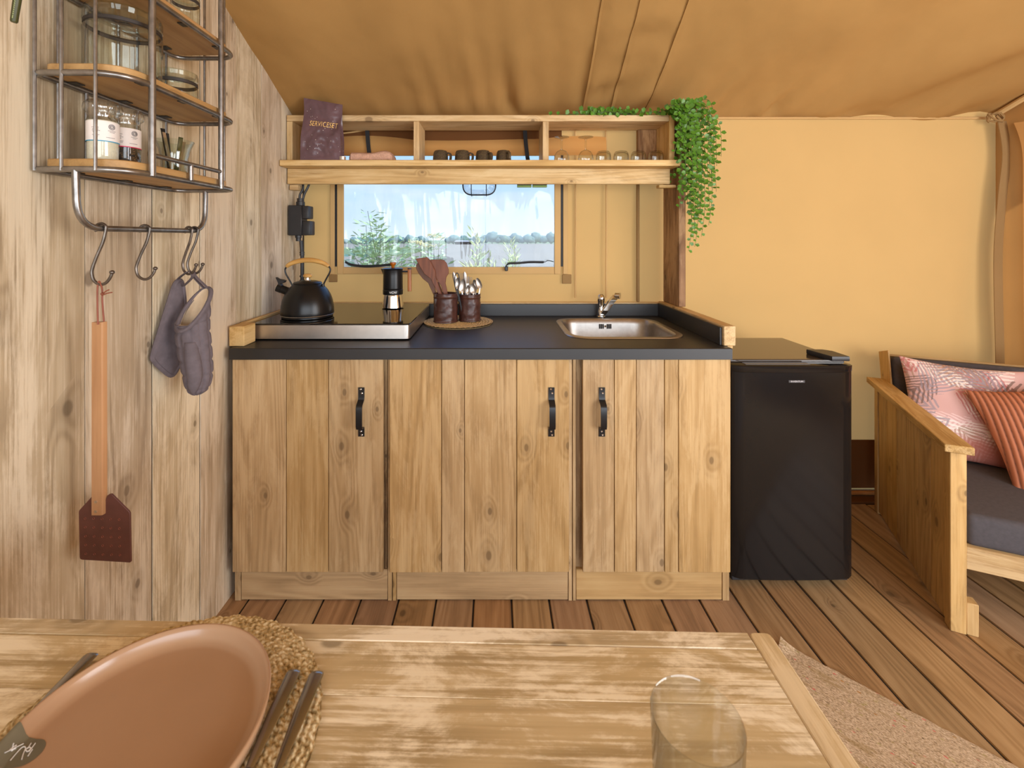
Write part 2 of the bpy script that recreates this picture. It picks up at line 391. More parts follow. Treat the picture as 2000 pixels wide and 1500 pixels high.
M['swatter_wood'] = wood('swatter_handle_wood', srgb(150, 100, 58), srgb(188, 138, 90), srgb(206, 160, 112), 'z', .45, 0, None, 0, .7, 0, .04, .1)
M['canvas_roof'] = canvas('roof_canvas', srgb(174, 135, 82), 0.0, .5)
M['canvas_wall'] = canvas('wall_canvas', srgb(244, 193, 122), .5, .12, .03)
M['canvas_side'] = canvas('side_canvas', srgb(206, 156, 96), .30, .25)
M['canvas_strip'] = canvas('canvas_strip', srgb(216, 178, 122), .1, .3)
M['canvas_brown'] = canvas('brown_canvas', srgb(112, 74, 44), .1, .2)
M['webbing'] = canvas('tan_webbing', srgb(156, 124, 82), .05, .6)
M['laminate'] = plain('black_laminate', (.009, .008, .008), .44, 0, .2, 8, .04, 500, .75)
M['black_metal'] = plain('black_coated_metal', (.012, .012, .013), .34, .2, .1, 20)
M['black_plastic'] = plain('black_plastic', (.02, .02, .022), .42, 0, .15, 20)
M['black_enamel'] = plain('matt_black_enamel', (.008, .0075, .0075), .3, .0, .1, 10, 0, 1, .35)
M['fridge_black'] = plain('gloss_black_paint', (.010, .008, .007), .13, 0, .1, 4, 0, 1, .28)
M['fridge_top'] = plain('fridge_top_laminate', (.05, .035, .025), .12, 0, .1, 4, 0, 1, .9)
M['glass_black'] = plain('black_ceramic_glass', (.006, .005, .005), .045, 0, .1, 4, 0, 1, .8)
M['steel'] = plain('brushed_steel', (.42, .39, .36), .36, 1, .06, 60, .05, 900)
M['steel_satin'] = plain('satin_steel', (.58, .53, .48), .36, 1, .05, 30)
M['cutlery'] = plain('polished_cutlery', (.34, .32, .31), .2, 1, .06, 40)
M['chrome'] = plain('chrome', (.78, .77, .76), .08, 1, .03, 10)
M['rack_steel'] = plain('raw_steel', (.30, .285, .27), .33, .92, .25, 45)
M['hook_steel'] = plain('dark_forged_steel', (.15, .125, .105), .36, .85, .3, 40)
M['dark_plate'] = plain('dark_tab_steel', (.06, .055, .05), .4, .7)
M['zip'] = plain('zip_black', (.012, .012, .014), .6)
M['strap'] = plain('black_webbing', (.016, .016, .018), .75, 0, .3, 300, .3, 600)
M['leather'] = plain('brown_leather', srgb(94, 54, 44), .5, 0, .15, 30, .15, 300)
M['leather_cord'] = plain('leather_cord', srgb(140, 76, 54), .6)
M['cup'] = plain('dark_leather_cup', srgb(74, 44, 36), .34, 0, .3, 40, .9, 45)
M['mitt'] = plain('grey_quilted_cotton', srgb(104, 94, 98), .9, 0, .12, 60, .4, 900)
M['lining'] = plain('cream_lining', srgb(214, 190, 158), .9)
M['cushion_grey'] = plain('charcoal_fabric', srgb(76, 71, 73), .92, 0, .1, 90, .25, 1100)
M['plate'] = plain('terracotta_glaze', srgb(178, 142, 110), .2, 0, .06, 6)
M['sticker'] = plain('grey_green_sticker', srgb(112, 106, 86), .4)
M['white_ink'] = plain('white_ink', (.8, .78, .74), .5)
M['gold_ink'] = plain('gold_foil', srgb(248, 206, 130), .35, 0)
M['badge'] = plain('badge_silver', (.6, .56, .56), .3, .7)
M['badge_dark'] = plain('badge_ground', (.05, .045, .045), .3)
M['bag'] = speckle('dotted_foil_paper', srgb(104, 80, 86), (.8, .74, .68), 62, .10, .3, .6)
M['towel'] = plain('pink_waffle_cloth', srgb(206, 164, 140), .95, 0, .18, 220, 1.0, 160)
M['mug'] = speckle('speckled_glaze', srgb(74, 62, 50), srgb(104, 92, 56), 260, .36, .2)
M['glass'] = thin_glass('clear_glass', (.97, .98, .965), .07, .8)
M['glass_green'] = thin_glass('jar_glass', (.93, .97, .94), .06, .85, .03)
M['pvc'] = thin_glass('clear_pvc_sheet', (.97, .985, 1.0), .06, .5, .07, .05, .9, 7, .9)
M['glass_cap'] = thin_glass('grinder_cap_plastic', (.93, .93, .9), .16, .8, .08)
M['gasket'] = plain('dark_gasket', (.035, .028, .024), .5)
M['salt'] = plain('white_salt', srgb(232, 220, 200), .8, 0, .08, 300, .4, 700)
M['pepper'] = speckle('peppercorns', srgb(52, 38, 30), srgb(150, 110, 70), 210, .28, .6, .6)
M['paper'] = plain('white_label', srgb(240, 232, 226), .5, 0, .03)
M['ink_grey'] = plain('grey_ink', srgb(128, 122, 122), .6)
M['blue_ink'] = plain('blue_ink', srgb(40, 150, 190), .5)
M['pink_ink'] = plain('pink_ink', srgb(224, 50, 100), .5)
M['leaf'] = plain('ivy_leaf', srgb(82, 128, 36), .4, 0, .4, 40)
M['stem'] = plain('ivy_stem', srgb(84, 104, 50), .6)
M['shrub'] = plain('shrub_leaf', srgb(190, 212, 160), .6, 0, .25, 5)
M['shrub_light'] = plain('young_leaf', srgb(214, 226, 150), .6, 0, .25, 5)
M['umbel'] = plain('elder_flower', srgb(236, 226, 170), .8)
M['twig'] = plain('twig', srgb(110, 104, 80), .8)
M['far_tree'] = plain('distant_foliage', srgb(120, 148, 138), .9, 0, .2, .5, .0)  # bluish haze of distance is put into this foliage colour
M['field'] = plain('dry_field', srgb(158, 146, 124), .95, 0, .12, .25)
M['field_green'] = plain('green_crop', srgb(124, 144, 92), .95, 0, .12, .3)
M['roof_white'] = plain('pale_metal_roof', srgb(225, 225, 228), .6)
M['dark_ground'] = plain('dark_underfloor', (.02, .014, .01), .9)
M['pipe'] = plain('brown_pipe', srgb(164, 108, 56), .4)
M['lamp_glass'] = thin_glass('ribbed_lamp_glass', (.9, .93, .95), .16, .6, .15, .0)
M['green_plastic'] = plain('green_plastic', srgb(140, 170, 96), .5)
M['dark_green'] = plain('dark_green_plastic', srgb(64, 66, 30), .4)
M['pale_ink'] = plain('pale_green_ink', srgb(150, 160, 110), .6)
M['tealight'] = plain('tealight_tin', (.7, .66, .6), .3, .8)
# ================================================================ SETTING
WX = -.957            # face of the plank wall
WY = 2.30             # back canvas wall
def roof_z(x, y):
    z = 1.911+.52*(WY-abs(y)) if y > 0 else 1.911+.52*(WY+y)
    k = sm(-.15, -.95, x); z -= k*(.09+.04*max(0, WY-abs(y))/.7)
    return z
def roof_pt(x, y):
    z = roof_z(x, y); d = max(0, WY-y)
    if y > 0:
        env = math.exp(-d/.26)*min(1, d/.04)
        fold = nz3(x*7+d*1.2*(1 if x < .4 else -1.6), d*.9, 3)*.7+nz3(x*17+d*2.5*(1 if x < .5 else -2), d*1.4, 9)*.35
        act = .35+.65*max(math.exp(-((x+.05)/.35)**2), math.exp(-((x-.62)/.3)**2), .8*math.exp(-((x-1.25)/.35)**2))
        z += .12*env*fold*act+.03*nz3(x*1.6, y*1.6, 5)+.007*nz3(x*5+y*3, y*4, 8)+.0025*nz3(x*14-y*9, y*5+x*4, 2)
        if x > 1.2: z += .07*sm(1.1, 2.2, x)*nz3((x+y)*2.4, (x-y)*.5, 2)
        if .43 < x < .76: z += -.006+.02*nz3(x*5+y*5, y*8, 12)*sm(.43, .48, x)*sm(.76, .71, x)
    return Vector((x, y, z))
# floor
fl = MB().box(-3, 3.2, -3.2, 2.6, -.14, -.0045, 0).build('floor', M['dark_ground'], origin=(0, 0, 0), kind='structure')  # near-black sheet just below the boards, coloured as shade in the gaps
pitch = .1353
for i in range(-20, 21):
    x = .468+pitch*i
    if x < -1.12 or x > 3.05: continue
    MB().box(x+.0028, x+pitch-.0028, -3.1, 2.205+.004*math.sin(i*5), -.03, random.uniform(-.0010, 0), .0022).build('plank', M['deck'], fl)
# plank wall
wl_ = MB().box(WX-.06, WX-.0062, -1.2, 2.285, -.1, 1.75, 0).build('wall_left', M['dark_ground'], origin=(WX, 0, 0), kind='structure')  # dark sheet close behind the planks; its colour gives joints dirt and shade
js = [-1.2, -1.0, -.79, -.585, -.38, -.175, .03, .235, .44, .645, .85, 1.0565, 1.2655, 1.47, 1.676, 1.858, 2.036, 2.262]
for a, b in zip(js, js[1:]):
    d = random.uniform(0, .004); g = .0017
    za, zb = roof_z(WX, a)-.004, roof_z(WX, b)-.004
    mb = MB(); mb.xf(Matrix(((0, 0, 1, 0), (1, 0, 0, 0), (0, 1, 0, 0), (0, 0, 0, 1))))
    poly = [(a+g, -.03), (b-g, -.03), (b-g, zb), (a+g, za)]
    if a < 0 < b: poly = [(a+g, -.03), (b-g, -.03), (b-g, zb), (0, roof_z(WX, 0)-.004), (a+g, za)]
    mb.prism(poly, WX-.0060, WX-d, .0014); mb.build('plank', M['wall_wood'], wl_)
# back canvas wall
wx0, wx1, wz0, wz1 = -.766, .308, 1.154, 1.722
xs = sorted(set([round(-1.0+.07*i, 4) for i in range(52)]+[wx0, wx1])); zs = sorted(set([round(.02+.07*i, 4) for i in range(28)]+[wz0, wz1, .275, 1.93]))
def backpt(x, z):
    k = 1
    if wx0-.12 < x < wx1+.12 and wz0-.12 < z < wz1+.1: k = 0
    e = min(1, (x+1.0)/.2, (2.6-x)/.15, (1.93-z)/.12, max(0, z-.02)/.12); e = max(0, e)
    y = WY+k*e*(.016*nz3(x*1.1, z*.8, 4)+.006*nz3(x*3.2, z*1.2, 1))
    if x > 1.7: y += .02*e*sm(1.9, 2.5, x)*math.sin((x-z*.10)*22)*sm(1.9, .6, z)
    return (x, y, z if z < 1.8 else 1.8+(z-1.8)/.13*(roof_z(x, WY)+.05-1.8))
wb = MB()
idx = lambda i, j: i*len(zs)+j
fs = []
for i in range(len(xs)-1):
    for j in range(len(zs)-1):
        if wx0-1e-4 <= xs[i] < wx1-1e-4 and wz0-1e-4 <= zs[j] < wz1-1e-4: continue
        fs.append((idx(i, j), idx(i+1, j), idx(i+1, j+1), idx(i, j+1)))
wb.add([backpt(x, z) for x in xs for z in zs], fs)
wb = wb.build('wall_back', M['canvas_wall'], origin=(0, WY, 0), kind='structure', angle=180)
MB().box(-1.0, 2.62, WY-.006, WY-.002, .03, .275, .001).build('lower_band', M['canvas_brown'], wb)
for px in (1124, 1184): 
    c = P(px, 400, WY-.014); MB().tube([(c.x, WY-.013, 1.0), (c.x+.002, WY-.013, 1.4), (c.x-.001, WY-.013, 1.88)], .0045, 6).build('seam', M['canvas_strip'], wb)
c = P(1246, 400, WY-.02); MB().box(c.x-.007, c.x+.007, WY-.026, WY-.012, .98, 1.88, .003).build('seam', M['webbing'], wb)
MB().tube([(x, WY-.012+.003*nz3(x*4, 0), roof_z(x, WY)+.001) for x in [-.9+.09*i for i in range(39)]], .006, 6).build('hem', M['canvas_strip'], wb)
MB().tube([(-1, WY-.03, .02), (2.6, WY-.03, .02)], .011, 10).build('trim_1', M['pipe'], origin=(.8, WY-.03, .009), kind='structure')
MB().box(-1, 2.7, 2.215, 2.36, -.034, .006, .003).build('trim_2', M['canvas_brown'], origin=(.8, 2.28, -.034), kind='structure')
# roof
xr = [-3+.1*i for i in range(20)]+[-1.0+.025*i for i in range(132)]+[2.3+.06*i for i in range(14)]
yr = [-2.3+.2*i for i in range(12)]+[.06*i for i in range(20)]+[1.2+.022*i for i in range(50)]+[2.30]
cb = MB(); n2 = len(yr)
cb.add([roof_pt(x, y) for x in xr for y in yr], [(i*n2+j, (i+1)*n2+j, (i+1)*n2+j+1, i*n2+j+1) for i in range(len(xr)-1) for j in range(n2-1)])
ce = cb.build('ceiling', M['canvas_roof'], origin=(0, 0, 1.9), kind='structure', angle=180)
for xa, xb, w in ((.42, .446, .010), (.567, .587, .016), (.743, .757, .010)):
    pts = []
    for k in range(60):
        y = 2.285-1.5*k/59; x = xb+(xa-xb)*(2.245-y)/.52+.003*nz3(y*6, xa*9); p = roof_pt(x, y); pts.append(p+Vector((0, -.002, -.003)))
    MB().strap(pts, w, .005, (1, 0, 0)).build('seam', M['canvas_roof'], ce)
# right canvas wall
def sidept(u, v):
    y = 2.30-3.6*u; x = 2.56+.146*(2.3-y); zt = roof_z(x, y)+.02 if y > 0 else roof_z(x, y)
    z = zt*v; e = min(1, u*8, v*6, (1-v)*8+.15)
    return (x+.03*e*math.sin(y*19+z*1.2)*(.5+.5*nz3(y*2, z*.6)), y, z)
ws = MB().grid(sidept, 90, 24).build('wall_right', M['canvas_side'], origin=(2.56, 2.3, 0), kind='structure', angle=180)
band = [P(1957, 236, 2.24), P(1966, 300, 2.24), P(1958, 380, 2.24), P(1950, 480, 2.24), P(1950, 580, 2.24), P(1953, 700, 2.24), P(1954, 860, 2.24)]
MB().strap(catmull(band, 5), .062, .003, (1, .25, 0)).build('webbing_band', M['webbing'], ws)
fold = [P(1972, 240, 2.2), P(1984, 300, 2.19), P(1982, 420, 2.19), P(1982, 600, 2.19), P(1984, 720, 2.19)]
def flap(u, v):
    q = catmull(fold, 8); p = q[min(len(q)-1, int(u*(len(q)-1)))]
    return p+Vector((.02+v*.12, -.02*math.sin(v*5+u*2)-v*.10, 0))
MB().grid(flap, 30, 10).build('canvas_flap', M['canvas_side'], ws, angle=180)
MB().tube([(2.53, 2.27, 1.925), (2.65, 1.7, 2.215), (2.82, .6, 2.80)], .014, 8).build('trim_3', M['canvas_strip'], origin=(2.53, 2.27, 1.925), kind='structure')
knot = MB()
for k in range(4):
    c = P(1945, 229, 2.235); knot.tube([c+Vector((.03*math.sin(k*1.3+t), .012*math.cos(k*2+t), .022*math.cos(t*1.4+k))) for t in [0, .7, 1.4, 2.1, 2.8, 3.5]], .0055, 6)
knot.build('knotted_tie', M['webbing'], ws)
# window with clear sheet
win = MB()
def strip(x0, x1, z0, z1, y=WY-.010): return MB().box(x0, x1, y-.004, y+.006, z0, z1, .002)
win = strip(wx0-.005, wx1+.005, wz0-.034, wz0+.002).build('window_1', M['canvas_strip'], origin=(-.23, WY, wz0), kind='structure')
strip(wx0-.030, wx0+.002, wz0-.034, wz1+.03, WY-.014).build('frame_strip', M['canvas_strip'], win)
strip(wx0-.066, wx0-.042, wz0-.034, wz1+.03, WY-.012).build('frame_strip', M['canvas_strip'], win)
strip(wx1-.002, wx1+.030, wz0-.034, wz1+.03, WY-.014).build('frame_strip', M['canvas_strip'], win)
strip(wx1+.042, wx1+.066, wz0-.034, wz1+.03, WY-.012).build('frame_strip', M['canvas_strip'], win)
strip(wx0-.03, wx1+.03, wz1-.002, wz1+.03, WY-.013).build('frame_strip', M['canvas_strip'], win)
for xx in (wx0-.036, wx1+.036): MB().box(xx-.0055, xx+.0055, WY-.016, WY-.008, wz0+.004, wz1+.03, .001).build('zip', M['zip'], win)
for px0, px1, y0, y1 in ((643, 659, 536, 551), (1098, 1116, 536, 554)):
    a, b = P(px0, y1, WY-.012), P(px1, y0, WY-.012); MB().box(a.x, b.x, WY-.017, WY-.009, a.z, b.z, .002).build('patch', M['webbing'], win)
MB().grid(lambda u, v: (wx0-.002+u*(wx1-wx0+.004), WY-.002+.006*math.sin(math.pi*u)*math.sin(math.pi*v)*nz3(u*5, v*1.2, 6)+.007*nz3(u*15+v*2, v*1.3, 2)*math.sin(math.pi*v), wz0-.002+v*(wz1-wz0+.004)), 90, 40).build('pane', M['pvc'], win, angle=180)
# rolled flap and valance over the window, held by black straps
MB().grid(lambda u, v: (wx0-.12+u*1.45, WY-.020-.018*math.sin(math.pi*v), 1.722+v*(.075+.012*math.sin(u*9.0)+.012*abs(math.sin(u*7.4+.6)))), 70, 9).build('rolled_flap', M['canvas_wall'], win, angle=180)
MB().box(wx0-.14, wx1+.035, WY-.016, WY-.008, 1.765, 1.875, .002).build('valance', M['canvas_brown'], win)
for px, dx in ((717, .004), (1025, .012)):
    pts = [P(px, 252, WY-.045), P(px+2, 280, WY-.05), P(px+5, 306, WY-.046), P(px+6, 312, WY-.03)]
    MB().strap(catmull(pts, 4), .02, .002, (1, 0, 0)).build('tie_strap', M['strap'], win)
s1 = [P(674, 511, WY-.03), P(686, 517, WY-.03), P(712, 520, WY-.035), P(740, 519, WY-.04), P(772, 516, WY-.035)]
MB().strap(catmull(s1, 5), .013, .002, (.1, 0, 1)).build('tie_strap', M['strap'], win)
s2 = [P(987, 523, WY-.03), P(993, 515, WY-.033), P(1012, 514, WY-.036), P(1036, 512, WY-.034), P(1062, 512, WY-.03), P(1070, 509, WY-.03), P(1081, 511, WY-.028)]
q2 = catmull(s2, 5); mb = MB(); mb.strap(q2[:21], .011, .002, (.1, 0, 1)); mb.tube(q2[20:], .002, 6); mb.build('tie_strap', M['strap'], win)
a = P(989, 524, WY-.03); MB().box(a.x-.008, a.x+.008, WY-.035, WY-.02, a.z-.014, a.z+.010, .003).build('buckle', M['black_plastic'], win)
# ================================================================ OUTSIDE
GZ = -.32
MB().grid(lambda u, v: (-160+320*u, 2.9+140*v**2.2, GZ+.10*nz3(u*30, v*9)*v), 60, 30).build('ground_1', M['field'], origin=(0, 60, GZ), kind='structure', angle=180)
MB().box(-300, 300, 128, 420, GZ-.2, GZ-.03, 0).build('ground_2', M['field_green'], origin=(0, 250, GZ-.2), kind='structure')
MB().box(-40, 40, -40, 2.9, GZ-.3, GZ, 0).build('ground_3', M['field'], origin=(0, -10, GZ-.3), kind='structure')
MB().box(-60, -9, 42, 70, GZ-.1, GZ+.12, 0).build('ground_4', M['field_green'], origin=(-35, 50, GZ-.1), kind='structure')
def crown(mb, c, r, seed, sq=.8):
    bm = bmesh.new(); bmesh.ops.create_icosphere(bm, subdivisions=3, radius=1)
    for v in bm.verts:
        n_ = v.co.normalized(); d = 1+.30*noise.noise(n_*2.2+Vector((seed, 0, 0)))+.16*noise.noise(n_*6+Vector((0, seed, 0))); v.co = Vector(c)+Vector((n_.x*r, n_.y*r*.8, n_.z*r*sq))*d
    bm.verts.index_update(); mb.add([v.co.copy() for v in bm.verts], [[v.index for v in f.verts] for f in bm.faces]); bm.free()
rt = random.Random(3)
far = [(690, 463, 9), (722, 462, 7), (752, 460, 8), (776, 459, 7), (800, 459, 8), (822, 461, 6), (886, 458, 6), (905, 460, 5), (930, 461, 6), (961, 453, 9), (984, 459, 6), (1005, 456, 8), (1030, 458, 6), (1046, 454, 8), (1076, 455, 8)]
nth = 'first second third fourth fifth sixth seventh eighth ninth tenth eleventh twelfth thirteenth fourteenth fifteenth'.split()
far_label = ['hazy distant tree, %s of the row counted from the kettle side of the window' % q for q in nth]
for i, (px, py, w) in enumerate(far):
    Y = 132+rt.uniform(-4, 8); Y += 11*(i % 2); c = P(px, py, Y); h = c.z-GZ
    t = thing('distant_tree', (c.x, Y, GZ), far_label[i], 'tree', 'trees across the field')
    mb = MB(); crown(mb, (c.x, Y, GZ+h*.56), h*.5, i*3.1, .9); crown(mb, (c.x+w*.22, Y+.5, GZ+h*.42), h*.4, i*2.3+1, .85); crown(mb, (c.x-w*.25, Y, GZ+h*.40), h*.38, i*1.7+2, .85)
    mb.build('crown', M['far_tree'], t, angle=180, kind='stuff')
    MB().tube([(c.x, Y, GZ-.05), (c.x, Y, GZ+h*.4)], .16, 6).build('trunk', M['twig'], t)
b = P(905, 474, 125)
t = thing('barn', (b.x, 125, GZ), 'low pale-roofed barn among the distant trees across the field', 'barn')
MB().box(b.x-2.2, b.x+2.6, 123.6, 126, GZ, GZ+.75, .02).build('wall', M['dark_ground'], t)
mb = MB(); mb.xf(FACE); mb.prism([(b.x-2.5, GZ+.75), (b.x+2.9, GZ+.75), (b.x+2.3, GZ+1.15), (b.x-1.9, GZ+1.15)], 123.4, 126.2); mb.build('roof', M['roof_white'], t)
def shrub(loc, stems, label, mat, leaf_len, leaf_w, seed, flowers=()):
    rs = random.Random(seed); t = thing('garden_shrub', loc, label, 'shrub'); st = MB(); fo = MB(); O = Vector(loc)
    for (tip, nl, spread, up) in stems:
        tip = Vector(tip); base = O+Vector((rs.uniform(-.06, .06), rs.uniform(-.06, .06), 0)); mid = base.lerp(tip, .55)+Vector((rs.uniform(-.08, .08), rs.uniform(-.08, .08), .06))
        path = catmull([base, mid, tip], 7); st.tube(path, [max(.0025, .011*(1-k/len(path))) for k in range(len(path))], 5)
        for k in range(nl):
            f = rs.uniform(.3, 1); p = path[min(len(path)-1, int(f*(len(path)-1)))].copy()
            a = rs.uniform(0, 6.28); r_ = spread*rs.uniform(.05, 1)*(1.15-f*.75)
            p += Vector((math.cos(a)*r_, math.sin(a)*r_, rs.uniform(-.05, .08)))
            d = Vector((math.cos(a), math.sin(a), up+rs.uniform(-.3, .5))).normalized(); L = leaf_len*rs.uniform(.6, 1.15); w = d.cross(Vector((rs.uniform(-1, 1), rs.uniform(-1, 1), 1))).normalized()*leaf_w*rs.uniform(.7, 1.1)
            nn = d.cross(w).normalized()*leaf_w*.3
            fo.add([p, p+d*L*.45+w, p+d*L, p+d*L*.45-w, p+d*L*.5+nn], [(0, 1, 4), (1, 2, 4), (2, 3, 4), (3, 0, 4)])
    st.build('stem', M['twig'], t); fo.build('foliage', mat, t, kind='stuff', angle=180)
    if flowers:
        um = MB()
        for p in flowers:
            for k in range(40):
                a, q = rs.uniform(0, 6.28), rs.uniform(0, .075)**1; um.ball(Vector(p)+Vector((math.cos(a)*q, math.sin(a)*q, rs.uniform(0, .02))), .008, 5, 3)
        um.build('flower_heads', M['umbel'], t, kind='stuff')
    return t
def st_(list_, Y0, nl, spread, up, seed):
    rs = random.Random(seed); return [(P(px, py, Y0+rs.uniform(-.35, .35)), nl, spread, up) for px, py in list_]
shrub((-1.25, 4.9, GZ), st_([(718, 412), (734, 430), (705, 455), (745, 448), (760, 480), (690, 492), (725, 470), (775, 500), (742, 505), (700, 515), (790, 470), (715, 440)], 4.8, 95, .22, .2, 1), 'large pale elder shrub outside the window behind the kettle', M['shrub'], .11, .022, 5)
shrub((-.62, 4.5, GZ), st_([(802, 470), (822, 476), (846, 462), (858, 470), (835, 490), (812, 500), (862, 486)], 4.5, 62, .17, .1, 2), 'elder shrub with cream flower heads outside the window behind the coffee pot', M['shrub'], .10, .02, 6, [P(812, 474, 4.4), P(826, 478, 4.4), P(850, 461, 4.4), P(860, 465, 4.4), P(838, 482, 4.3)])
shrub((-.12, 4.2, GZ), st_([(928, 455), (938, 470), (922, 490), (945, 492), (955, 505), (915, 508), (968, 512), (932, 480)], 4.2, 55, .10, .9, 3), 'light green willowy shrub outside the window, the one with the tallest upright shoot', M['shrub_light'], .09, .010, 7)
shrub((.22, 4.95, GZ), st_([(998, 470), (1004, 478), (994, 500), (1010, 492), (1002, 512)], 4.95, 60, .09, .9, 4), 'small light green willowy shrub outside the window near the zipped canvas edge', M['shrub_light'], .09, .010, 8)
# ================================================================ KITCHEN
DY = 1.593; kx = DY/FX
units = [
 dict(body=(458, 765.5), posts=[(458, 470), (757, 765.5)], toe=(470.5, 756.5), door=[453, 558.5, 641, 748], hx=706, stile=[(744, 755.5, 1.622)],
      label='wooden base cabinet under the cooktop, beside the plank wall'),
 dict(body=(766.5, 1117.5), posts=[(766.5, 774), (1110, 1117.5)], toe=(774.5, 1109.5), door=[760, 862, 907, 1009, 1112], hx=1077, stile=[(774.5, 780, 1.622)],
      label='wide wooden base cabinet between the cooktop cabinet and the sink cabinet'),
 dict(body=(1118.5, 1425), posts=[(1118.5, 1125), (1411, 1425)], toe=(1125.5, 1410.5), door=[1138, 1200, 1243, 1298, 1325.5, 1428], hx=1175.5, stile=[(1125.5, 1144, 1.630)],
      label='wooden base cabinet under the sink, next to the black fridge')]
for un in units:
    k2 = 1.616/FX; x0, x1 = ((p-VX)*k2 for p in un['body'])
    t = thing('base_cabinet', ((x0+x1)/2, 1.9, 0), un['label'], 'cabinet', 'base cabinets of the kitchen block')
    bd_ = MB(); bd_.box(x0+.004, x0+.024, 1.640, 2.235, 0, .872, .001); bd_.box(x1-.024, x1-.004, 1.640, 2.235, 0, .872, .001); bd_.box(x0+.0245, x1-.0245, 2.215, 2.235, .1, .70, .001); bd_.box(x0+.0245, x1-.0245, 1.640, 2.2145, .1, .118, .001); bd_.build('body', M['brown_post'], t)
    for a, b in un['posts']: MB().box((a-VX)*k2+.0004, (b-VX)*k2-.0004, 1.6165, 1.6395, 0, .8735, .0015).build('side_post', M['door_wood'], t)
    a, b = ((p-VX)*k2 for p in un['toe']); MB().box(a, b, 1.618, 1.6395, .003, .112, .0015).build('toe_board', M['toe_wood'], t)
    for q0, q1, yy in un.get('stile', []): MB().box((q0-VX)*k2, (q1-VX)*k2, yy, yy+.02, .1125, .872, .001).build('stile', M['brown_post'], t)
    d = un['door']; xa, xb = (d[0]-VX)*kx, (d[-1]-VX)*kx
    door = MB().box(xa+.006, xb-.006, 1.611, 1.6163, .17, .82, .001).build('door', M['brown_post'], t)
    for q0, q1 in zip(d, d[1:]):
        dz = random.uniform(-.001, .0015); MB().box((q0-VX)*kx+.0009, (q1-VX)*kx-.0009, DY+random.uniform(0, .0018), 1.6112, .1185+dz, .8722, .0018).build('plank', M['door_wood'], door)
    hx = (un['hx']-VX)*kx; HY = DY
    pts = [(hx, HY-.0012, .774), (hx, HY-.0012, .742), (hx, HY-.004, .731), (hx, HY-.026, .719), (hx, HY-.030, .710), (hx, HY-.030, .648), (hx, HY-.026, .637), (hx, HY-.003, .634), (hx, HY-.0012, .630), (hx, HY-.0012, .601)]
    hd = MB().strap(pts, .0215, .0028, (1, 0, 0)).build('handle', M['black_metal'], t, label='black flat strap handle')
    for sx, sz in ((-.002, .768), (.0025, .754), (-.001, .6195), (.002, .607)):
        mb = MB(); mb.xf(Matrix.Translation((hx+sx, HY-.003, sz)) @ Matrix.Rotation(R(90), 4, 'X')); mb.lathe([(0, -.001), (.0034, -.001), (.0034, .0006), (.0022, .0016), (.0008, .0016), (.0007, .0008), (0, .0008)], 12); mb.build('screw', M['chrome'], hd)
# worktop with a hole for the sink
wx_0, wx_1, wy0, wy1, wt, wbz = -.931, .8375, 1.583, 2.264, .9145, .8748
sk = (.285, .757, 1.728, 2.168)
hole = rrect(sk[0]+.012, sk[1]-.012, sk[2]+.012, sk[3]-.012, .095, 12)
def dens(pts, L=.02):
    out = []
    for i, p in enumerate(pts):
        q = pts[(i+1) % len(pts)]; n_ = max(1, int(math.hypot(q[0]-p[0], q[1]-p[1])/L)); out += [(p[0]+(q[0]-p[0])*k/n_, p[1]+(q[1]-p[1])*k/n_) for k in range(n_)]
    return out
hole = dens(hole)
def ring_pts(hole, rect):
    cx, cy = (sk[0]+sk[1])/2, (sk[2]+sk[3])/2; out = []
    for x, y in hole:
        dx, dy = x-cx, y-cy
        t = min([(((rect[1] if dx > 0 else rect[0])-cx)/dx) if abs(dx) > 1e-9 else 9e9, (((rect[3] if dy > 0 else rect[2])-cy)/dy) if abs(dy) > 1e-9 else 9e9]); out.append([cx+dx*t, cy+dy*t])
    used = set()
    for c in ((rect[0], rect[2]), (rect[1], rect[2]), (rect[1], rect[3]), (rect[0], rect[3])):
        k = min([i for i in range(len(out)) if i not in used], key=lambda i: (out[i][0]-c[0])**2+(out[i][1]-c[1])**2); out[k] = list(c); used.add(k)
    return out
outer = ring_pts(hole, (wx_0+.003, wx_1-.003, wy0+.003, wy1-.003)); outer2 = ring_pts(hole, (wx_0, wx_1, wy0, wy1))
wk = thing('worktop', (0, 1.9, wbz), 'black laminate worktop on the wooden base cabinets', 'worktop')
mb = MB(); mb.loft([[(x, y, wbz) for x, y in hole], [(x, y, wt) for x, y in hole], [(x, y, wt) for x, y in outer], [(x, y, wt-.0025) for x, y in outer2], [(x, y, wbz) for x, y in outer2], [(x, y, wbz) for x, y in hole]], True, False, False)
mb.build('slab', M['laminate'], wk)
MB().box(-.928, .8245, 2.247, 2.2625, wt, .9735, .001).build('upstand', M['laminate'], wk)
MB().box(.8165, .825, 1.630, 2.2465, wt+.0002, .979, .001).build('upstand', M['laminate'], wk)
MB().box(-.953, .872, 2.2645, 2.289, .872, .9785, .002).build('back_rim', M['shelf_wood'], wk)
MB().box(.8255, .868, 1.618, 2.264, .9020+.0127, .9855, .002).build('side_rim', M['shelf_wood_y'], wk)
MB().box(.839, .858, 1.619, 2.264, .905, .9145, .001).build('side_rim', M['shelf_wood_y'], wk)
MB().box(-.953, -.935, 1.69, 2.264, .900, .9855, .002).build('side_rim', M['shelf_wood_y'], wk)
MB().box(-.949, -.8945, 1.612, 1.6895, wt+.0003, .9855, .002).build('rim_end_block', M['shelf_wood_y'], wk)
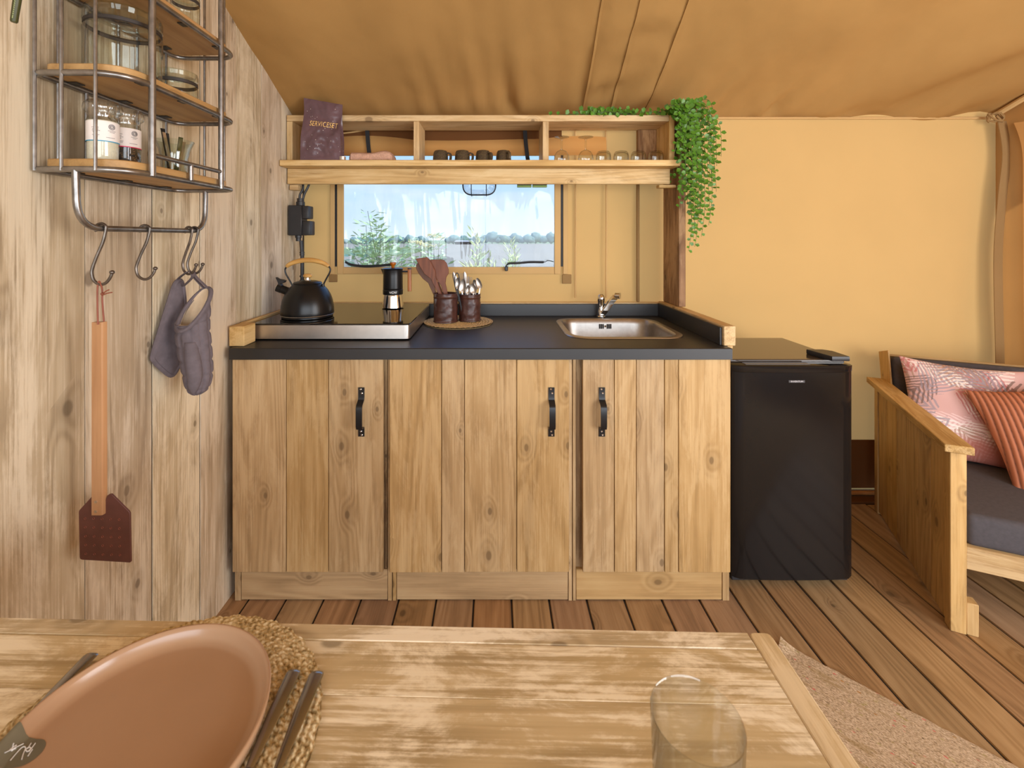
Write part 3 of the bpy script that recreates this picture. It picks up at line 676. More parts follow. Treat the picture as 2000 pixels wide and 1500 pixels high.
# sink
s = thing('sink', ((sk[0]+sk[1])/2, (sk[2]+sk[3])/2, wt), 'brushed steel inset sink in the black worktop', 'sink')
def skr(ins, r, z, n=12, sh=0): return [(x, y, z) for x, y in rrect(sk[0]+ins, sk[1]-ins, sk[2]+ins, sk[3]-ins, r, n)]
mb = MB(); mb.loft([skr(0, .105, wt+.0006), skr(.002, .104, wt+.0035), skr(.012, .098, wt+.0048), skr(.024, .09, wt+.0035), skr(.030, .086, wt-.004), skr(.034, .084, wt-.02), skr(.042, .080, wt-.12), skr(.055, .070, wt-.138), skr(.085, .05, wt-.145), skr(.19, .01, wt-.148)], True, False, True); mb.build('basin', M['steel'], s)
mb = MB(); mb.lathe([(0, -.1475), (.036, -.1475), (.040, -.146), (.040, -.1485)], 24, ((sk[0]+sk[1])/2, (sk[2]+sk[3])/2, wt)); mb.build('drain', M['chrome'], s)
for k, dx in enumerate((-.026, -.018, -.010, .010, .018, .026)):
    c = P(1183, 636, 2.122); MB().box(c.x+dx-.0022, c.x+dx+.0022, 2.1255, 2.1295, wt-.040, wt-.018, .0006).build('overflow_slot', M['zip'], s)
mb = MB(); c = P(1183, 636, 2.122); mb.xf(Matrix.Translation((c.x, 2.1285, wt-.029)) @ Matrix.Rotation(R(90), 4, 'X')); mb.lathe([(0, .003), (.003, .003), (.0045, .0015), (.0045, -.002)], 12); mb.build('overflow_screw', M['chrome'], s)
# tap
tp = P(1174, 620, 2.205); t = thing('tap', (tp.x, 2.205, wt), 'small chrome mixer tap behind the sink', 'tap')
mb = MB(); mb.lathe([(0, 0), (.021, 0), (.0215, .006), (.017, .009), (.0165, .030), (.0155, .032), (.0155, .078), (.0175, .082), (.0185, .094), (.016, .108), (.010, .114), (0, .115)], 24, (tp.x, 2.205, wt)); mb.build('body', M['chrome'], t)
mb = MB(); q = [Vector((tp.x+.006, 2.195, wt+.020)), Vector((tp.x+.022, 2.165, wt+.058)), Vector((tp.x+.036, 2.125, wt+.098)), Vector((tp.x+.044, 2.10, wt+.116))]
mb.strap(catmull(q, 5), .026, .016, (1, -.1, .0)); mb.build('lever_spout', M['chrome'], t)
mb = MB(); e_ = q[-1]; mb.tube([e_+Vector((0, .006, .004)), e_+Vector((.018, -.006, .004))], .0145, 16); mb.build('aerator', M['chrome'], t)
mb = MB(); mb.xf(Matrix.Translation((tp.x, 2.188, wt+.095)) @ Matrix.Rotation(R(90), 4, 'X')); mb.lathe([(0, .003), (.005, .003), (.006, .001), (.006, -.004)], 14); mb.build('temperature_mark', M['badge'], t)
# cooktop
ct0, ct1, cy0, cy1 = -.928, -.3195, 1.705, 2.238
t = thing('cooktop', ((ct0+ct1)/2, 1.97, wt), 'black glass cooktop in a silver housing on the worktop', 'cooktop')
def ctr(ins, r=.022): return rrect(ct0+ins, ct1-ins, cy0+ins, cy1-ins, r, 5)
mb = MB(); mb.prism(ctr(.0), wt+.005, wt+.0585, .0012); mb.build('housing', M['steel_satin'], t)
mb = MB(); mb.prism(ctr(-.0008), wt+.0588, wt+.0635, .0012); mb.build('glass_top', M['glass_black'], t)
for x, y in ((ct0+.06, cy0+.05), (ct1-.06, cy0+.05), (ct0+.06, cy1-.05), (ct1-.06, cy1-.05)):
    mb = MB(); mb.lathe([(0, 0), (.018, 0), (.02, .002), (.02, .0052), (0, .0052)], 16, (x, y, wt)); mb.build('foot', M['black_plastic'], t)
CT = wt+.0636
# kettle
KY = 1.865; kc = P(601, 600, KY)
t = thing('kettle', (kc.x, KY, CT), 'matt black whistling kettle with a pale wooden grip on the cooktop', 'kettle')
r0 = .1035
mb = MB(); mb.lathe([(0, .006), (r0*.93, .006), (r0*.985, .009), (r0, .014), (r0, .026), (r0*.985, .046), (r0*.945, .068), (r0*.87, .090), (r0*.76, .110), (r0*.63, .126), (r0*.54, .1345), (r0*.53, .136)], 48, (kc.x, KY, CT), True); mb.build('body', M['black_enamel'], t)
mb = MB(); mb.lathe([(0, 0), (r0*.93, 0), (r0*.965, .003), (r0*.965, .008), (r0*.90, .008), (0, .008)], 48, (kc.x, KY, CT)); mb.build('base_disc', M['black_enamel'], t)
mb = MB(); mb.tube([(kc.x+r0*.992*math.cos(a*math.pi/24), KY+r0*.992*math.sin(a*math.pi/24), CT+.0115) for a in range(48)], .0016, 6, True); mb.build('steel_band', M['steel'], t)
lid = MB().lathe([(0, .1365), (r0*.535, .1355), (r0*.55, .138), (r0*.50, .143), (r0*.3, .1485), (0, .150)], 40, (kc.x, KY, CT)).build('lid', M['black_enamel'], t)
MB().lathe([(.0105, .148), (.0095, .152), (.0095, .160), (.011, .161)], 20, (kc.x, KY, CT)).build('knob_stem', M['chrome'], lid)
MB().lathe([(0, .1605), (.012, .1605), (.0175, .165), (.018, .170), (.014, .1755), (0, .1775)], 24, (kc.x, KY, CT)).build('knob', M['grip_wood'], lid)
left = catmull([P(572, 560, KY), P(566.5, 549, KY), P(558.5, 535, KY), P(557, 526, KY), P(561.5, 519.5, KY), P(566, 517, KY)], 6)
right = catmull([P(631, 557, KY), P(637, 545, KY), P(644, 532, KY), P(645, 525, KY), P(641, 519.5, KY), P(637, 517, KY)], 6)
hd = MB(); hd.tube(left, .0034, 8); hd.tube(right, .0034, 8)
for c in (left[0], right[0]): hd.tube([c+Vector((0, 0, -.007)), c+Vector((0, 0, .005))], .0062, 10)
hd = hd.build('handle', M['black_metal'], t)
g = catmull([P(559.5, 521, KY), P(566, 516, KY), P(577, 511.5, KY), P(590, 508.7, KY), P(602, 508, KY), P(614, 509, KY), P(627, 512, KY), P(637, 516.5, KY), P(642.5, 520.5, KY)], 5); m_ = len(g)
MB().tube(g, [.0062+.0042*math.sin(math.pi*k/(m_-1))**.5 for k in range(m_)], 14).build('grip', M['grip_wood'], hd)
sa, sb = P(572, 573, KY), P(542, 561.5, KY); d = (sb-sa)
sp_ = MB().tube([sa, sa+d*.35, sa+d*.36, sa+d*.72, sa+d*.73, sb], [.0215, .0175, .0165, .0165, .0175, .0175], 20).build('spout', M['black_enamel'], t)
MB().tube([sb-d*.02, sb+d.normalized()*.0035], [.016, .0145], 18).build('whistle_cap', M['chrome'], sp_)
lev = [P(552, 555, KY), P(546, 549, KY), P(541, 542, KY)]
mb = MB(); mb.xf(FACE); pl = [(P(a, b, KY).x, P(a, b, KY).z) for a, b in ((540, 541.5), (546, 545), (553, 546), (558.5, 548), (556, 552), (550, 553.5), (553, 560), (546, 560), (544, 551))]; mb.prism(pl, KY-.010, KY+.010, .0015); mb.build('whistle_lever', M['black_plastic'], sp_)
# coffee pot
MY = 2.10; mc = P(767.5, 600, MY)
t = thing('coffee_pot', (mc.x, MY, CT), 'black and steel stovetop coffee pot with a wooden side handle on the cooktop', 'coffee pot')
fz = lambda z: z*MY/FX
mb = MB(); mb.lathe([(0, .002), (.046, .002), (.0505, .004), (.050, .010), (.0475, .028), (.0445, .050), (.0435, .058), (.0425, .0625)], 40, (mc.x, MY, CT)); mb.build('lower_chamber', M['chrome'], t)
mb = MB(); mb.lathe([(.0425, .0622), (.0455, .0632), (.0462, .066), (.0462, .084), (.0455, .086), (.0442, .087)], 40, (mc.x, MY, CT)); mb.build('collar', M['black_enamel'], t)
mb = MB(); mb.lathe([(.0438, .0865), (.0452, .0885), (.0455, .093), (.0447, .150), (.0447, .176), (.0455, .1785), (.043, .180), (0, .180)], 40, (mc.x, MY, CT)); pour = [P(747, 522, MY), P(750, 523.5, MY)]
mb.loft([[(mc.x-.040, MY-.014, CT+.150), (mc.x-.0445, MY, CT+.150), (mc.x-.040, MY+.014, CT+.150), (mc.x-.036, MY, CT+.150)], [(mc.x-.038, MY-.017, CT+.1795), (mc.x-.0565, MY, CT+.182), (mc.x-.038, MY+.017, CT+.1795), (mc.x-.034, MY, CT+.180)]]); mb.build('upper_chamber', M['black_enamel'], t)
lid = MB().lathe([(0, .1802), (.0462, .1802), (.047, .1825), (.044, .1845), (.012, .1865), (0, .1865)], 40, (mc.x, MY, CT)).build('lid', M['black_enamel'], t)
MB().lathe([(0, .186), (.0065, .186), (.0085, .195), (.009, .196), (.0135, .202), (.0145, .208), (.013, .2115), (0, .2125)], 20, (mc.x, MY, CT)).build('knob', M['moka_wood'], lid)
hz = P(800, 530, MY)
hd = MB().tube([(mc.x+.043, MY, hz.z-.001), (hz.x, MY, hz.z-.001)], .0042, 10).build('handle_arm', M['black_metal'], t)
MB().prism(rrect(hz.x-.0085, hz.x+.0085, MY-.008, MY+.008, .004, 3), P(0, 569, MY).z, P(0, 525.5, MY).z, .001).build('grip', M['moka_wood'], hd)
MB().prism(rrect(hz.x-.0085, hz.x+.0085, MY-.008, MY+.008, .004, 3), P(0, 525.5, MY).z, P(0, 523.5, MY).z, .0008).build('grip_cap', M['black_metal'], hd)
vs, fs = text2d('VCN', .0135, .0006, 1.15); mb = MB()
for v in vs: pass
a0 = math.asin(max(-1, min(1, (771.5-767.5)*MY/FX/.0462)))
mb.add([(mc.x+(.0464)*math.sin(a0+v[0]/.0462), MY-(.0464+v[2]*.6)*math.cos(a0+v[0]/.0462), CT+.0745+v[1]) for v in vs], fs); mb.build('lettering', M['white_ink'], t)
# utensil cups on a round seagrass mat
mt = Vector((-.163, 2.062, wt))
def braid(u, v, R0, pitch, h, tw):
    r = R0*v; a = 2*math.pi*u; ring = r/pitch; fr = ring-math.floor(ring); n_ = max(6, int(2*math.pi*(math.floor(ring)+.5)*pitch/tw))
    ph = a*n_/2/math.pi+fr*.9+(math.floor(ring) % 2)*.5; fp = ph-math.floor(ph)
    z = h*(.35+.65*math.sin(math.pi*fr)**.6)*(.55+.45*math.sin(math.pi*fp)**.7)
    return r+.0016*math.sin(a*37)*v*v, a, z
def mat_pt(u, v):
    r, a, z = braid(u, v, .157, .0135, .0075, .022); return (mt.x+r*math.cos(a), mt.y+r*math.sin(a), wt+.0008+z)
sea = plain('seagrass', srgb(204, 176, 126), .85, 0, .28, 120, .4, 400); M['seagrass'] = sea
m1 = MB().grid(mat_pt, 300, 70, True); m1.lathe([(0, .0003), (.155, .0003), (.157, .003)], 60, (mt.x, mt.y, wt)); m1.build('trivet_mat', sea, origin=(mt.x, mt.y, wt), label='round coiled seagrass mat on the black worktop under the utensil cups', cat='mat', angle=180)
def cup(px, Y, r, h, label):
    c = P(px, 600, Y); z0 = wt+.0088
    t = thing('utensil_cup', (c.x, Y, z0), label, 'cup', 'dark utensil cups on the seagrass mat')
    def side(u, v):
        a = 2*math.pi*u; z = v*h; bumps = .0016*nz3(math.cos(a)*3+px, math.sin(a)*3, z*45)+.0008*nz3(math.cos(a)*9, math.sin(a)*9+px, z*120)
        rim = .0022 if (.86 < v < .885 or v < .03) else 0
        return (c.x+(r+bumps+rim)*math.cos(a), Y+(r+bumps+rim)*math.sin(a), z0+z)
    mb = MB().grid(side, 56, 40, True); mb.lathe([(r-.0005, h), (r-.003, h+.0008), (r-.0045, h-.002), (r-.005, .004), (0, .004)], 56, (c.x, Y, z0)); mb.lathe([(0, .0), (r, .0)], 56, (c.x, Y, z0)); mb.build('wall', M['cup'], t, angle=60)
    return c
c1 = cup(870.5, 2.055, .0545, .128, 'larger dark brown leather cup holding wooden spatulas')
c2 = cup(917.5, 2.085, .0500, .121, 'smaller dark brown leather cup holding steel cutlery')
def flat(name, px, Y, th, mat, label, cat, group=None, tilt=0, ch=.0018, base=None):
    poly = [(P(a, b, Y).x, P(a, b, Y).z) for a, b in px]; mb = MB(); mb.xf(FACE)
    area = sum(poly[i-1][0]*poly[i][1]-poly[i][0]*poly[i-1][1] for i in range(len(poly)))
    if area < 0: poly = poly[::-1]
    mb.prism(poly, Y-th/2, Y+th/2, ch)
    zb = min(p[1] for p in poly); mb.v = [Vector((p.x, p.y+tilt*(p.z-zb), p.z)) for p in mb.v]
    return mb.build(name, mat, label=label, cat=cat, group=group)
flat('wooden_spatula', [(811, 505.5), (833, 502), (838.5, 507), (849.5, 529), (850.6, 541), (863, 575), (871, 612), (863, 612), (856, 575), (841, 545), (828, 535), (819, 520)], 2.035, .008, M['tool_wood'], 'slanted dark wooden spatula leaning out of the larger leather cup, in front of the others', 'spatula', tilt=.05)
flat('wooden_spatula', [(838, 508.5), (842, 507), (863, 507), (867, 508.5), (872, 514), (876, 527), (876, 534), (871.5, 542), (870, 553), (873, 566), (880, 612), (872, 612), (866, 575), (861, 558), (852, 545), (842, 530)], 2.052, .008, M['tool_wood'], 'broad square-ended dark wooden spatula in the larger leather cup', 'spatula', tilt=.05)
flat('wooden_spoon', [(812, 518), (815, 514), (822, 515), (832, 528), (838, 538), (846, 552), (853, 575), (862, 612), (855, 612), (846, 575), (836, 553), (826, 545), (817, 534), (812, 524)], 2.072, .011, M['tool_wood'], 'dark wooden spoon half hidden behind the slanted spatula', 'spoon', tilt=.05)
flat('wooden_spoon', [(852, 548), (857, 552), (863, 566), (873, 612), (867, 612), (857, 570)], 2.085, .007, M['tool_wood'], 'thin wooden handle standing between the two spatulas in the larger cup', 'utensil', tilt=.03)
# cutlery in the smaller cup
def leafoval(cx, cy, w, h, n=18, lean=0): return [(cx+w*math.cos(a)*(1-.18*math.sin(a))+lean*math.sin(a)*h, cy-h*math.sin(a)) for a in [2*math.pi*k/n for k in range(n)]]
def spoon(px, py, w, h, foot, Y, label, lean=0):
    c = P(px, py, Y); s_ = Y/FX; mb = MB()
    def bowl(u, v):
        a = 2*math.pi*u; q = v; x = w*s_*q*math.cos(a)*(1-.18*q*math.sin(a))+lean*h*s_*q*math.sin(a); z = h*s_*q*math.sin(a)
        return (c.x+x, Y-.0015+.006*(1-q*q), c.z+z)
    mb.grid(bowl, 20, 6, True); mb.grid(lambda u, v: Vector(bowl(u, v))+Vector((0, .0012, 0)), 20, 6, True)
    f = P(foot, 615, Y); b = P(px-lean*h*.9, py+h*.93, Y); mb.strap([b+Vector((0, 0, .003)), b.lerp(f, .5)+Vector((0, -.001, 0)), f], .005, .0016, (1, 0, 0))
    return mb.build('spoon', M['steel_satin'], label=label, cat='spoon', group='spoons in the smaller leather cup')
spoon(894, 553, 5.2, 11, 903, 2.068, 'upright spoon seen through the loop of the scissors', 0)
spoon(903.5, 558, 6.2, 13, 909, 2.058, 'large spoon standing just beside the scissors loop', .08)
spoon(924, 564, 6.2, 10.5, 923, 2.052, 'spoon standing lowest at the front of the cutlery cup', -.1)
spoon(935, 553.5, 5.6, 10.8, 929, 2.075, 'tall spoon leaning over the cup rim farthest from the scissors', -.25)
spoon(928, 556, 5.2, 10, 925, 2.092, 'darker spoon tucked behind the tall leaning spoon', -.2)
spoon(914, 566, 4.2, 9, 914, 2.055, 'teaspoon turned sideways between the forks and the front spoon', .05)
def fork(px, py, Y, label, lean=0, w=9.5, h=24):
    mb = MB(); s_ = Y/FX; foot = P(px+lean, 618, Y)
    for k in range(4):
        x = px-w/2+w*(k+.5)/4; mb.tube([P(x, py, Y), P(x+lean*.2, py+h*.62, Y-.001)], [.0011, .0020], 6)
    a, b, c_ = P(px-w/2+.4, py+h*.58, Y), P(px+w/2-.4, py+h*.58, Y), P(px+lean*.3, py+h, Y)
    mb.loft([[a+Vector((0, -.001, 0)), b+Vector((0, -.001, 0)), b+Vector((0, .001, 0)), a+Vector((0, .001, 0))], [c_+Vector((-.003, -.001, 0)), c_+Vector((.003, -.001, 0)), c_+Vector((.003, .001, 0)), c_+Vector((-.003, .001, 0))], [foot+Vector((-.0025, -.001, 0)), foot+Vector((.0025, -.001, 0)), foot+Vector((.0025, .001, 0)), foot+Vector((-.0025, .001, 0))]])
    return mb.build('fork', M['steel_satin'], label=label, cat='fork', group='forks in the smaller leather cup')
fork(912, 539, 2.080, 'fork with tines up in the middle of the cutlery cup', 2)
fork(901, 533.5, 2.100, 'fork with its tines rising just behind the scissors loop', 4, 9, 26)
fork(918, 541, 2.106, 'fork at the back of the cutlery cup, behind the middle fork', -1, 9, 26)
def knife(px, py, Y, foot, label):
    mb = MB(); a, b = P(px, py, Y), P(foot, 618, Y); mb.loft([[a.lerp(b, f)+Vector((w*math.cos(q), .0024*math.sin(q), 0)) for q in [math.pi*k/4 for k in range(8)]] for f, w in ((0, .002), (.03, .0075), (.12, .0095), (.4, .008), (1, .0055))])
    return mb.build('table_knife', M['steel_satin'], label=label, cat='knife', group='knives in the smaller leather cup')
knife(886, 531.5, 2.095, 903, 'knife standing handle up, leaning out behind the scissors')
knife(907.5, 531, 2.112, 912, 'knife standing handle up, tallest piece in the cutlery cup')
sc_ = thing('scissors', (P(897, 575, 2.04).x, 2.045, wt+.02), 'scissors with a dark oval finger loop standing in the smaller leather cup', 'scissors')
lp = [P(892.5+4.6*math.cos(a), 549.5+16.5*math.sin(a), 2.042) for a in [2*math.pi*k/28 for k in range(28)]]
MB().tube(lp, .0024, 8, True).build('finger_loop', M['black_plastic'], sc_)
MB().strap([P(893.5, 565, 2.042), P(896, 577, 2.046), P(904, 615, 2.055)], .007, .004, (1, 0, 0)).build('shank', M['black_plastic'], sc_)
# power box and cables
BY = 2.13; t = thing('power_box', (-.915, BY, P(0, 460, BY).z), 'black twin socket box with cables on the plank wall above the kettle', 'socket box')
a, b = P(577, 460, BY), P(597, 402, BY)
MB().box(WX+.003, b.x, BY-.045, BY+.02, a.z, b.z, .003).build('housing', M['black_plastic'], t)
for y0, y1, xr_ in ((403, 428.5, 609.5), (432, 460, 612.5)):
    c0, c1_ = P(597, y1, BY), P(xr_, y0, BY); MB().rbox(c0.x-.002, c1_.x, BY-.040, BY+.018, c0.z+.001, c1_.z, .005, 2).build('socket_flap', M['black_plastic'], t)
for px, py0, py1 in ((589, 402, 388), (585, 471, 459)):
    q0, q1 = P(px, py0, BY), P(px, py1, BY); x = q0.x
    MB().tube([(x, BY-.012, q0.z), (x, BY-.012, q0.z+(q1.z-q0.z)*.5), (x, BY-.012, q0.z+(q1.z-q0.z)*.55), (x, BY-.012, q1.z)], [.020, .020, .016, .016] if py0 < 420 else [.012, .012, .015, .015], 10).build('cable_gland', M['black_plastic'], t)
MB().tube(catmull([P(585, 388, BY-.012), P(586, 380, BY-.012), P(591, 370, BY-.01), P(592, 355, BY), P(592, 330, BY+.03)], 5), .0055, 8).build('cable', M['black_plastic'], t)
MB().tube(catmull([P(592, 388, BY-.012), P(595, 378, BY-.012), P(602, 364, BY-.01), P(606, 350, BY), P(606, 330, BY+.03)], 5), .0055, 8).build('cable', M['black_plastic'], t)
MB().tube(catmull([P(588, 470, BY-.012), P(590, 500, BY-.005), P(590, 540, BY), P(590, 586, BY+.01), P(590, 600, BY+.03)], 5), .0085, 8).build('cable', M['black_plastic'], t)
mb = MB()
for py in (492, 496, 538, 546): mb.tube([P(590, py, BY-.004), P(590, py+3, BY-.004)], .0115, 8)
mb.build('cable_clip', M['black_plastic'], t)
# ================================================================ SHELF OVER THE WORKTOP
SZ = 1.6505; SF = 2.074
t = thing('wall_shelf', (-.06, 2.14, 1.55), 'long pigeonhole shelf of pale planks across the window above the worktop', 'shelf')
x0s = -.955; x1s = .832
MB().box(x0s, x1s, 2.004, 2.255, 1.6235, SZ, .002).build('bottom_board', M['shelf_wood'], t)
MB().box(x0s, .806, SF, 2.257, 1.8405, 1.869, .002).build('top_board', M['shelf_wood'], t)
MB().box(x0s+.001, .812, SF+.004, SF+.026, 1.552, 1.6232, .002).build('apron', M['shelf_wood'], t)
MB().box(x0s, -.928, SF, 2.257, SZ+.0003, 1.8402, .002).build('side_panel', M['shelf_wood_z'], t)
for p0, p1 in ((807.5, 818.5), (1060, 1072)):
    a, b = (p0-VX)*SF/FX, (p1-VX)*SF/FX; MB().box(a, b, SF+.001, 2.25, SZ+.0003, 1.8402, .002).build('divider', M['shelf_wood_z'], t)
MB().box(.8065, .832, SF+.001, 2.257, SZ+.0003, 1.8685, .002).build('side_panel', M['shelf_wood_z'], t)
a = P(1245, 300, 2.24); MB().box(a.x, .806, 2.2355, 2.257, SZ+.0003, 1.8402, .002).build('back_board', M['brown_post'], t)
MB().box(.850, .8815, 2.072, 2.2635, .9862, 1.872, .002).build('support_post', M['brown_post'], t)
a, b = P(1283, 368, 2.13), P(1312, 359.5, 2.13); MB().box(a.x, .8495, 2.101, 2.14, a.z, 1.5515, .002).build('cleat', M['shelf_wood'], t)
MB().box(-.955, -.915, 2.101, 2.14, 1.527, 1.5515, .002).build('cleat', M['shelf_wood'], t)
# lamp under the shelf, seen against the window
LY = 2.205; lc = P(936.5, 356, LY)
t = thing('bulkhead_lamp', (lc.x, LY, 1.6), 'oval caged bulkhead lamp with ribbed glass under the shelf, against the window', 'lamp')
hw, hh = 31.5*LY/FX, .068; zc = lc.z+.003
oval = rounded([(lc.x-hw, LY-.03, zc-hh), (lc.x+hw, LY-.03, zc-hh), (lc.x+hw, LY-.03, zc+hh), (lc.x-hw, LY-.03, zc+hh)], .048, 8, True)
MB().tube(oval, .0035, 8, True).build('cage_ring', M['black_metal'], t)
cg = MB()
for dx in (-.038, .034): cg.tube(catmull([(lc.x+dx, LY+.02, zc-hh-.001), (lc.x+dx, LY-.030, zc-hh-.001), (lc.x+dx, LY-.046, zc-hh*.6), (lc.x+dx, LY-.05, zc), (lc.x+dx, LY-.046, zc+hh*.6), (lc.x+dx, LY-.03, zc+hh), (lc.x+dx, LY+.02, zc+hh)], 4), .0022, 6)
cg.build('cage_bar', M['black_metal'], t)
def lens(u, v):
    q = oval[int(u*(len(oval)-1))]; k = 1-.06-.5*v**2*.6; rib = .0012*math.sin(u*260)
    return (lc.x+(q.x-lc.x)*k, LY-.024-.018*math.sin(v*1.57)+rib*(1-v), zc+(q.z-zc)*k)
MB().grid(lens, 3*len(oval), 8).build('glass', M['lamp_glass'], t, angle=180)
MB().box(lc.x-.05, lc.x+.05, LY-.02, LY+.02, zc+hh*.55, zc+hh-.006, .002).build('mount', M['black_metal'], t)
t = thing('strip_light', (P(1039, 362, 2.2).x, 2.2, 1.56), 'slim green and black strip fixed under the shelf beside the bulkhead lamp', 'strip')
for q0, q1 in ((1010, 1038), (1040, 1068)):
    a, b = P(q0, 366, 2.2), P(q1, 357, 2.2); MB().box(a.x, b.x, 2.19, 2.21, a.z, a.z+.010, .001).build('green_face', M['green_plastic'], t)
    MB().box(a.x, b.x, 2.188, 2.212, a.z+.0103, b.z+.06, .001).build('housing', M['black_plastic'], t)
# ================================================================ THINGS ON THE SHELF
def bagthing():
    Y = 2.046; bx0, bx1, top, bot = P(593, 310, Y).x, P(670, 310, Y).x, P(0, 192, Y).z, SZ+.0006
    t = thing('paper_bag', ((bx0+bx1)/2, Y, bot), 'crumpled dark mauve paper bag lettered in gold on the long shelf', 'bag')
    H = top-bot; cx = (bx0+bx1)/2; W = (bx1-bx0)/2
    def depth(v): return .0225*(1-sm(.40, .86, v))+.0025
    def cr(x, z): return .011*nz3(x*17, z*14, 3)+.008*abs(nz3(x*31+z*9, z*27, 7))+.002*nz3(x*70, z*60, 1)
    def pt(u, v):
        ring = u*4; s_ = int(ring) % 4; f = ring-int(ring); d = depth(v); z = v*H
        w = W*(1-.06*sm(.3, .6, v)*(1-sm(.6, 1, v)*.3))
        if s_ == 0: x, y = -w+2*w*f, -d
        elif s_ == 1: x, y = w, -d+2*d*f
        elif s_ == 2: x, y = w-2*w*f, d
        else: x, y = -w, d-2*d*f
        if s_ == 0: y += cr(x, z)*sm(0, .15, min(f, 1-f))*sm(0, .08, v)
        if s_ in (1, 3): x += (-1 if s_ == 1 else 1)*.010*math.sin(math.pi*f)*sm(.2, .7, v)
        x += .004*nz3(z*9, s_, 2)*v+.005*(v-.3)
        z -= .032*(x+W)/(2*W)*v
        return Vector((cx+x, Y-.008+y, bot+z))
    mb = MB(); NU, NV = 112, 46; mb.grid(lambda u, v: pt(min(u, .9999), v), NU, NV, True)
    b0 = [pt(i/NU, 0) for i in range(NU)]; mb.add(b0, [tuple(range(NU))]); t1 = [pt(i/NU, 1) for i in range(NU)]; mb.add(t1, [tuple(range(NU))])
    mb.build('bag', M['bag'], t, angle=70)
    vs, fs = text2d('SERVICESET', .034, .0003, .66, 0, 1.08); tb = MB(); ang = R(-6)
    c = P(635.5, 246, Y)
    def tp_(x, y, z):
        X, Z = x*math.cos(ang)-y*math.sin(ang), x*math.sin(ang)+y*math.cos(ang); X += c.x; Z += c.z
        v = (Z-bot)/(H); v2 = (Z-bot+.032*((X-cx+W)/(2*W))*v)/H; xl = X-cx; d = depth(v2); f = (xl+W)/(2*W)
        return (X, Y-.008-d+cr(xl-.005*(v2-.3), v2*H)*sm(0, .15, min(f, 1-f))-.0022-z, Z)
    tb.add([tp_(*v) for v in vs], fs); tb.build('lettering', M['gold_ink'], t)
bagthing()
c = P(669, 311, 2.022); t = thing('tealight', (c.x, 2.022, SZ), 'tiny silver tealight cup on the shelf in front of the paper bag', 'tealight')
MB().lathe([(0, .0006), (.0125, .0006), (.0145, .002), (.0145, .017), (.0135, .017), (.013, .006), (0, .005)], 20, (c.x, 2.022, SZ)).build('cup', M['tealight'], t)
a, b = P(685, 310, 2.09), P(768, 295, 2.09)
def tw(u, v):
    ang = 2*math.pi*v; x = a.x+(b.x-a.x)*u; L = .050*(1-.25*sm(.3, 1, u)+.10*math.sin(u*9)); hz_ = .5*L*(1.02-.2*math.sin(u*5.2+.6))
    e = 1-.25*max(0, abs(u-.5)*2-.9)/.1
    y = 2.11+.055*math.copysign(abs(math.cos(ang))**.5, math.cos(ang))*e; z = SZ+.001+hz_*(1+math.copysign(abs(math.sin(ang))**.6, math.sin(ang)))*e
    return (x+.004*nz3(v*5, u*3), y+.003*nz3(u*8, v*9), max(SZ+.0006, z+.0012*math.sin(u*140)*math.sin(ang*26)))
mb = MB().grid(tw, 110, 60, False, True); mb.add([tw(0, j/60) for j in range(60)], [tuple(range(60))]); mb.add([tw(1, j/60) for j in range(60)], [tuple(range(60))])
mb.build('folded_towel', M['towel'], label='folded pinkish waffle cloth lying on the shelf beside the paper bag', cat='towel', angle=180)
# mugs, upside down
mug_lab = ['speckled brown mug upside down on the shelf, nearest the folded cloth', 'speckled brown mug upside down, second from the folded cloth', 'speckled brown mug upside down, third from the folded cloth', 'plain darker brown mug upside down, farthest from the folded cloth']
for i, (px, ha) in enumerate(((860.5, -28), (903, -28), (943.5, -45), (983.5, -62))):
    Y = 2.12; c = P(px, 311, Y); t = thing('mug', (c.x, Y, SZ+.0004), mug_lab[i], 'mug', 'mugs on the shelf')
    mb = MB(); mb.lathe([(.0335, .002), (.0355, 0), (.0370, .001), (.0368, .012), (.0345, .040), (.0325, .053), (.0285, .0605), (.020, .063), (0, .0632)], 32, (c.x, Y, SZ+.0004)); mb.lathe([(.0335, .002), (.031, .04), (.028, .055), (0, .057)], 32, (c.x, Y, SZ+.0004)); mb.build('cup', M['mug'], t)
    h = [Vector((math.cos(R(ha))*r_, math.sin(R(ha))*r_, z)) for r_, z in ((.033, .045), (.044, .048), (.054, .043), (.057, .030), (.055, .017), (.047, .010), (.035, .011))]
    MB().strap([Vector((c.x, Y, SZ))+p for p in catmull(h, 5)], .012, .006, (math.sin(R(ha)), -math.cos(R(ha)), 0)).build('handle', M['mug'], t)
# glasses
for i, px in enumerate((1097, 1144)):
    Y = 2.115; c = P(px, 311, Y); t = thing('wine_glass', (c.x, Y, SZ+.0004), ('wine glass standing upside down on the shelf, next to the divider', 'wine glass standing upside down on the shelf, next to the tumblers')[i], 'wine glass', 'wine glasses on the shelf')
    MB().lathe([(.0315, .0), (.0345, .012), (.0352, .026), (.0325, .042), (.024, .056), (.012, .063), (.005, .066)], 40, (c.x, Y, SZ+.0004)).build('bowl', M['glass'], t)
    MB().lathe([(.005, .066), (.0042, .075), (.004, .105), (.0048, .114), (.009, .118)], 20, (c.x, Y, SZ+.0004)).build('stem', M['glass'], t)
    MB().lathe([(.009, .118), (.022, .1215), (.0345, .124), (.0350, .1252), (.022, .1245), (0, .1225)], 40, (c.x, Y, SZ+.0004)).build('foot', M['glass'], t)
tl = ['small tumbler upside down on the shelf, nearest the wine glasses', 'small tumbler upside down, second from the wine glasses', 'small tumbler upside down, third from the wine glasses', 'small tumbler upside down at the end of the shelf beside the hanging plant']
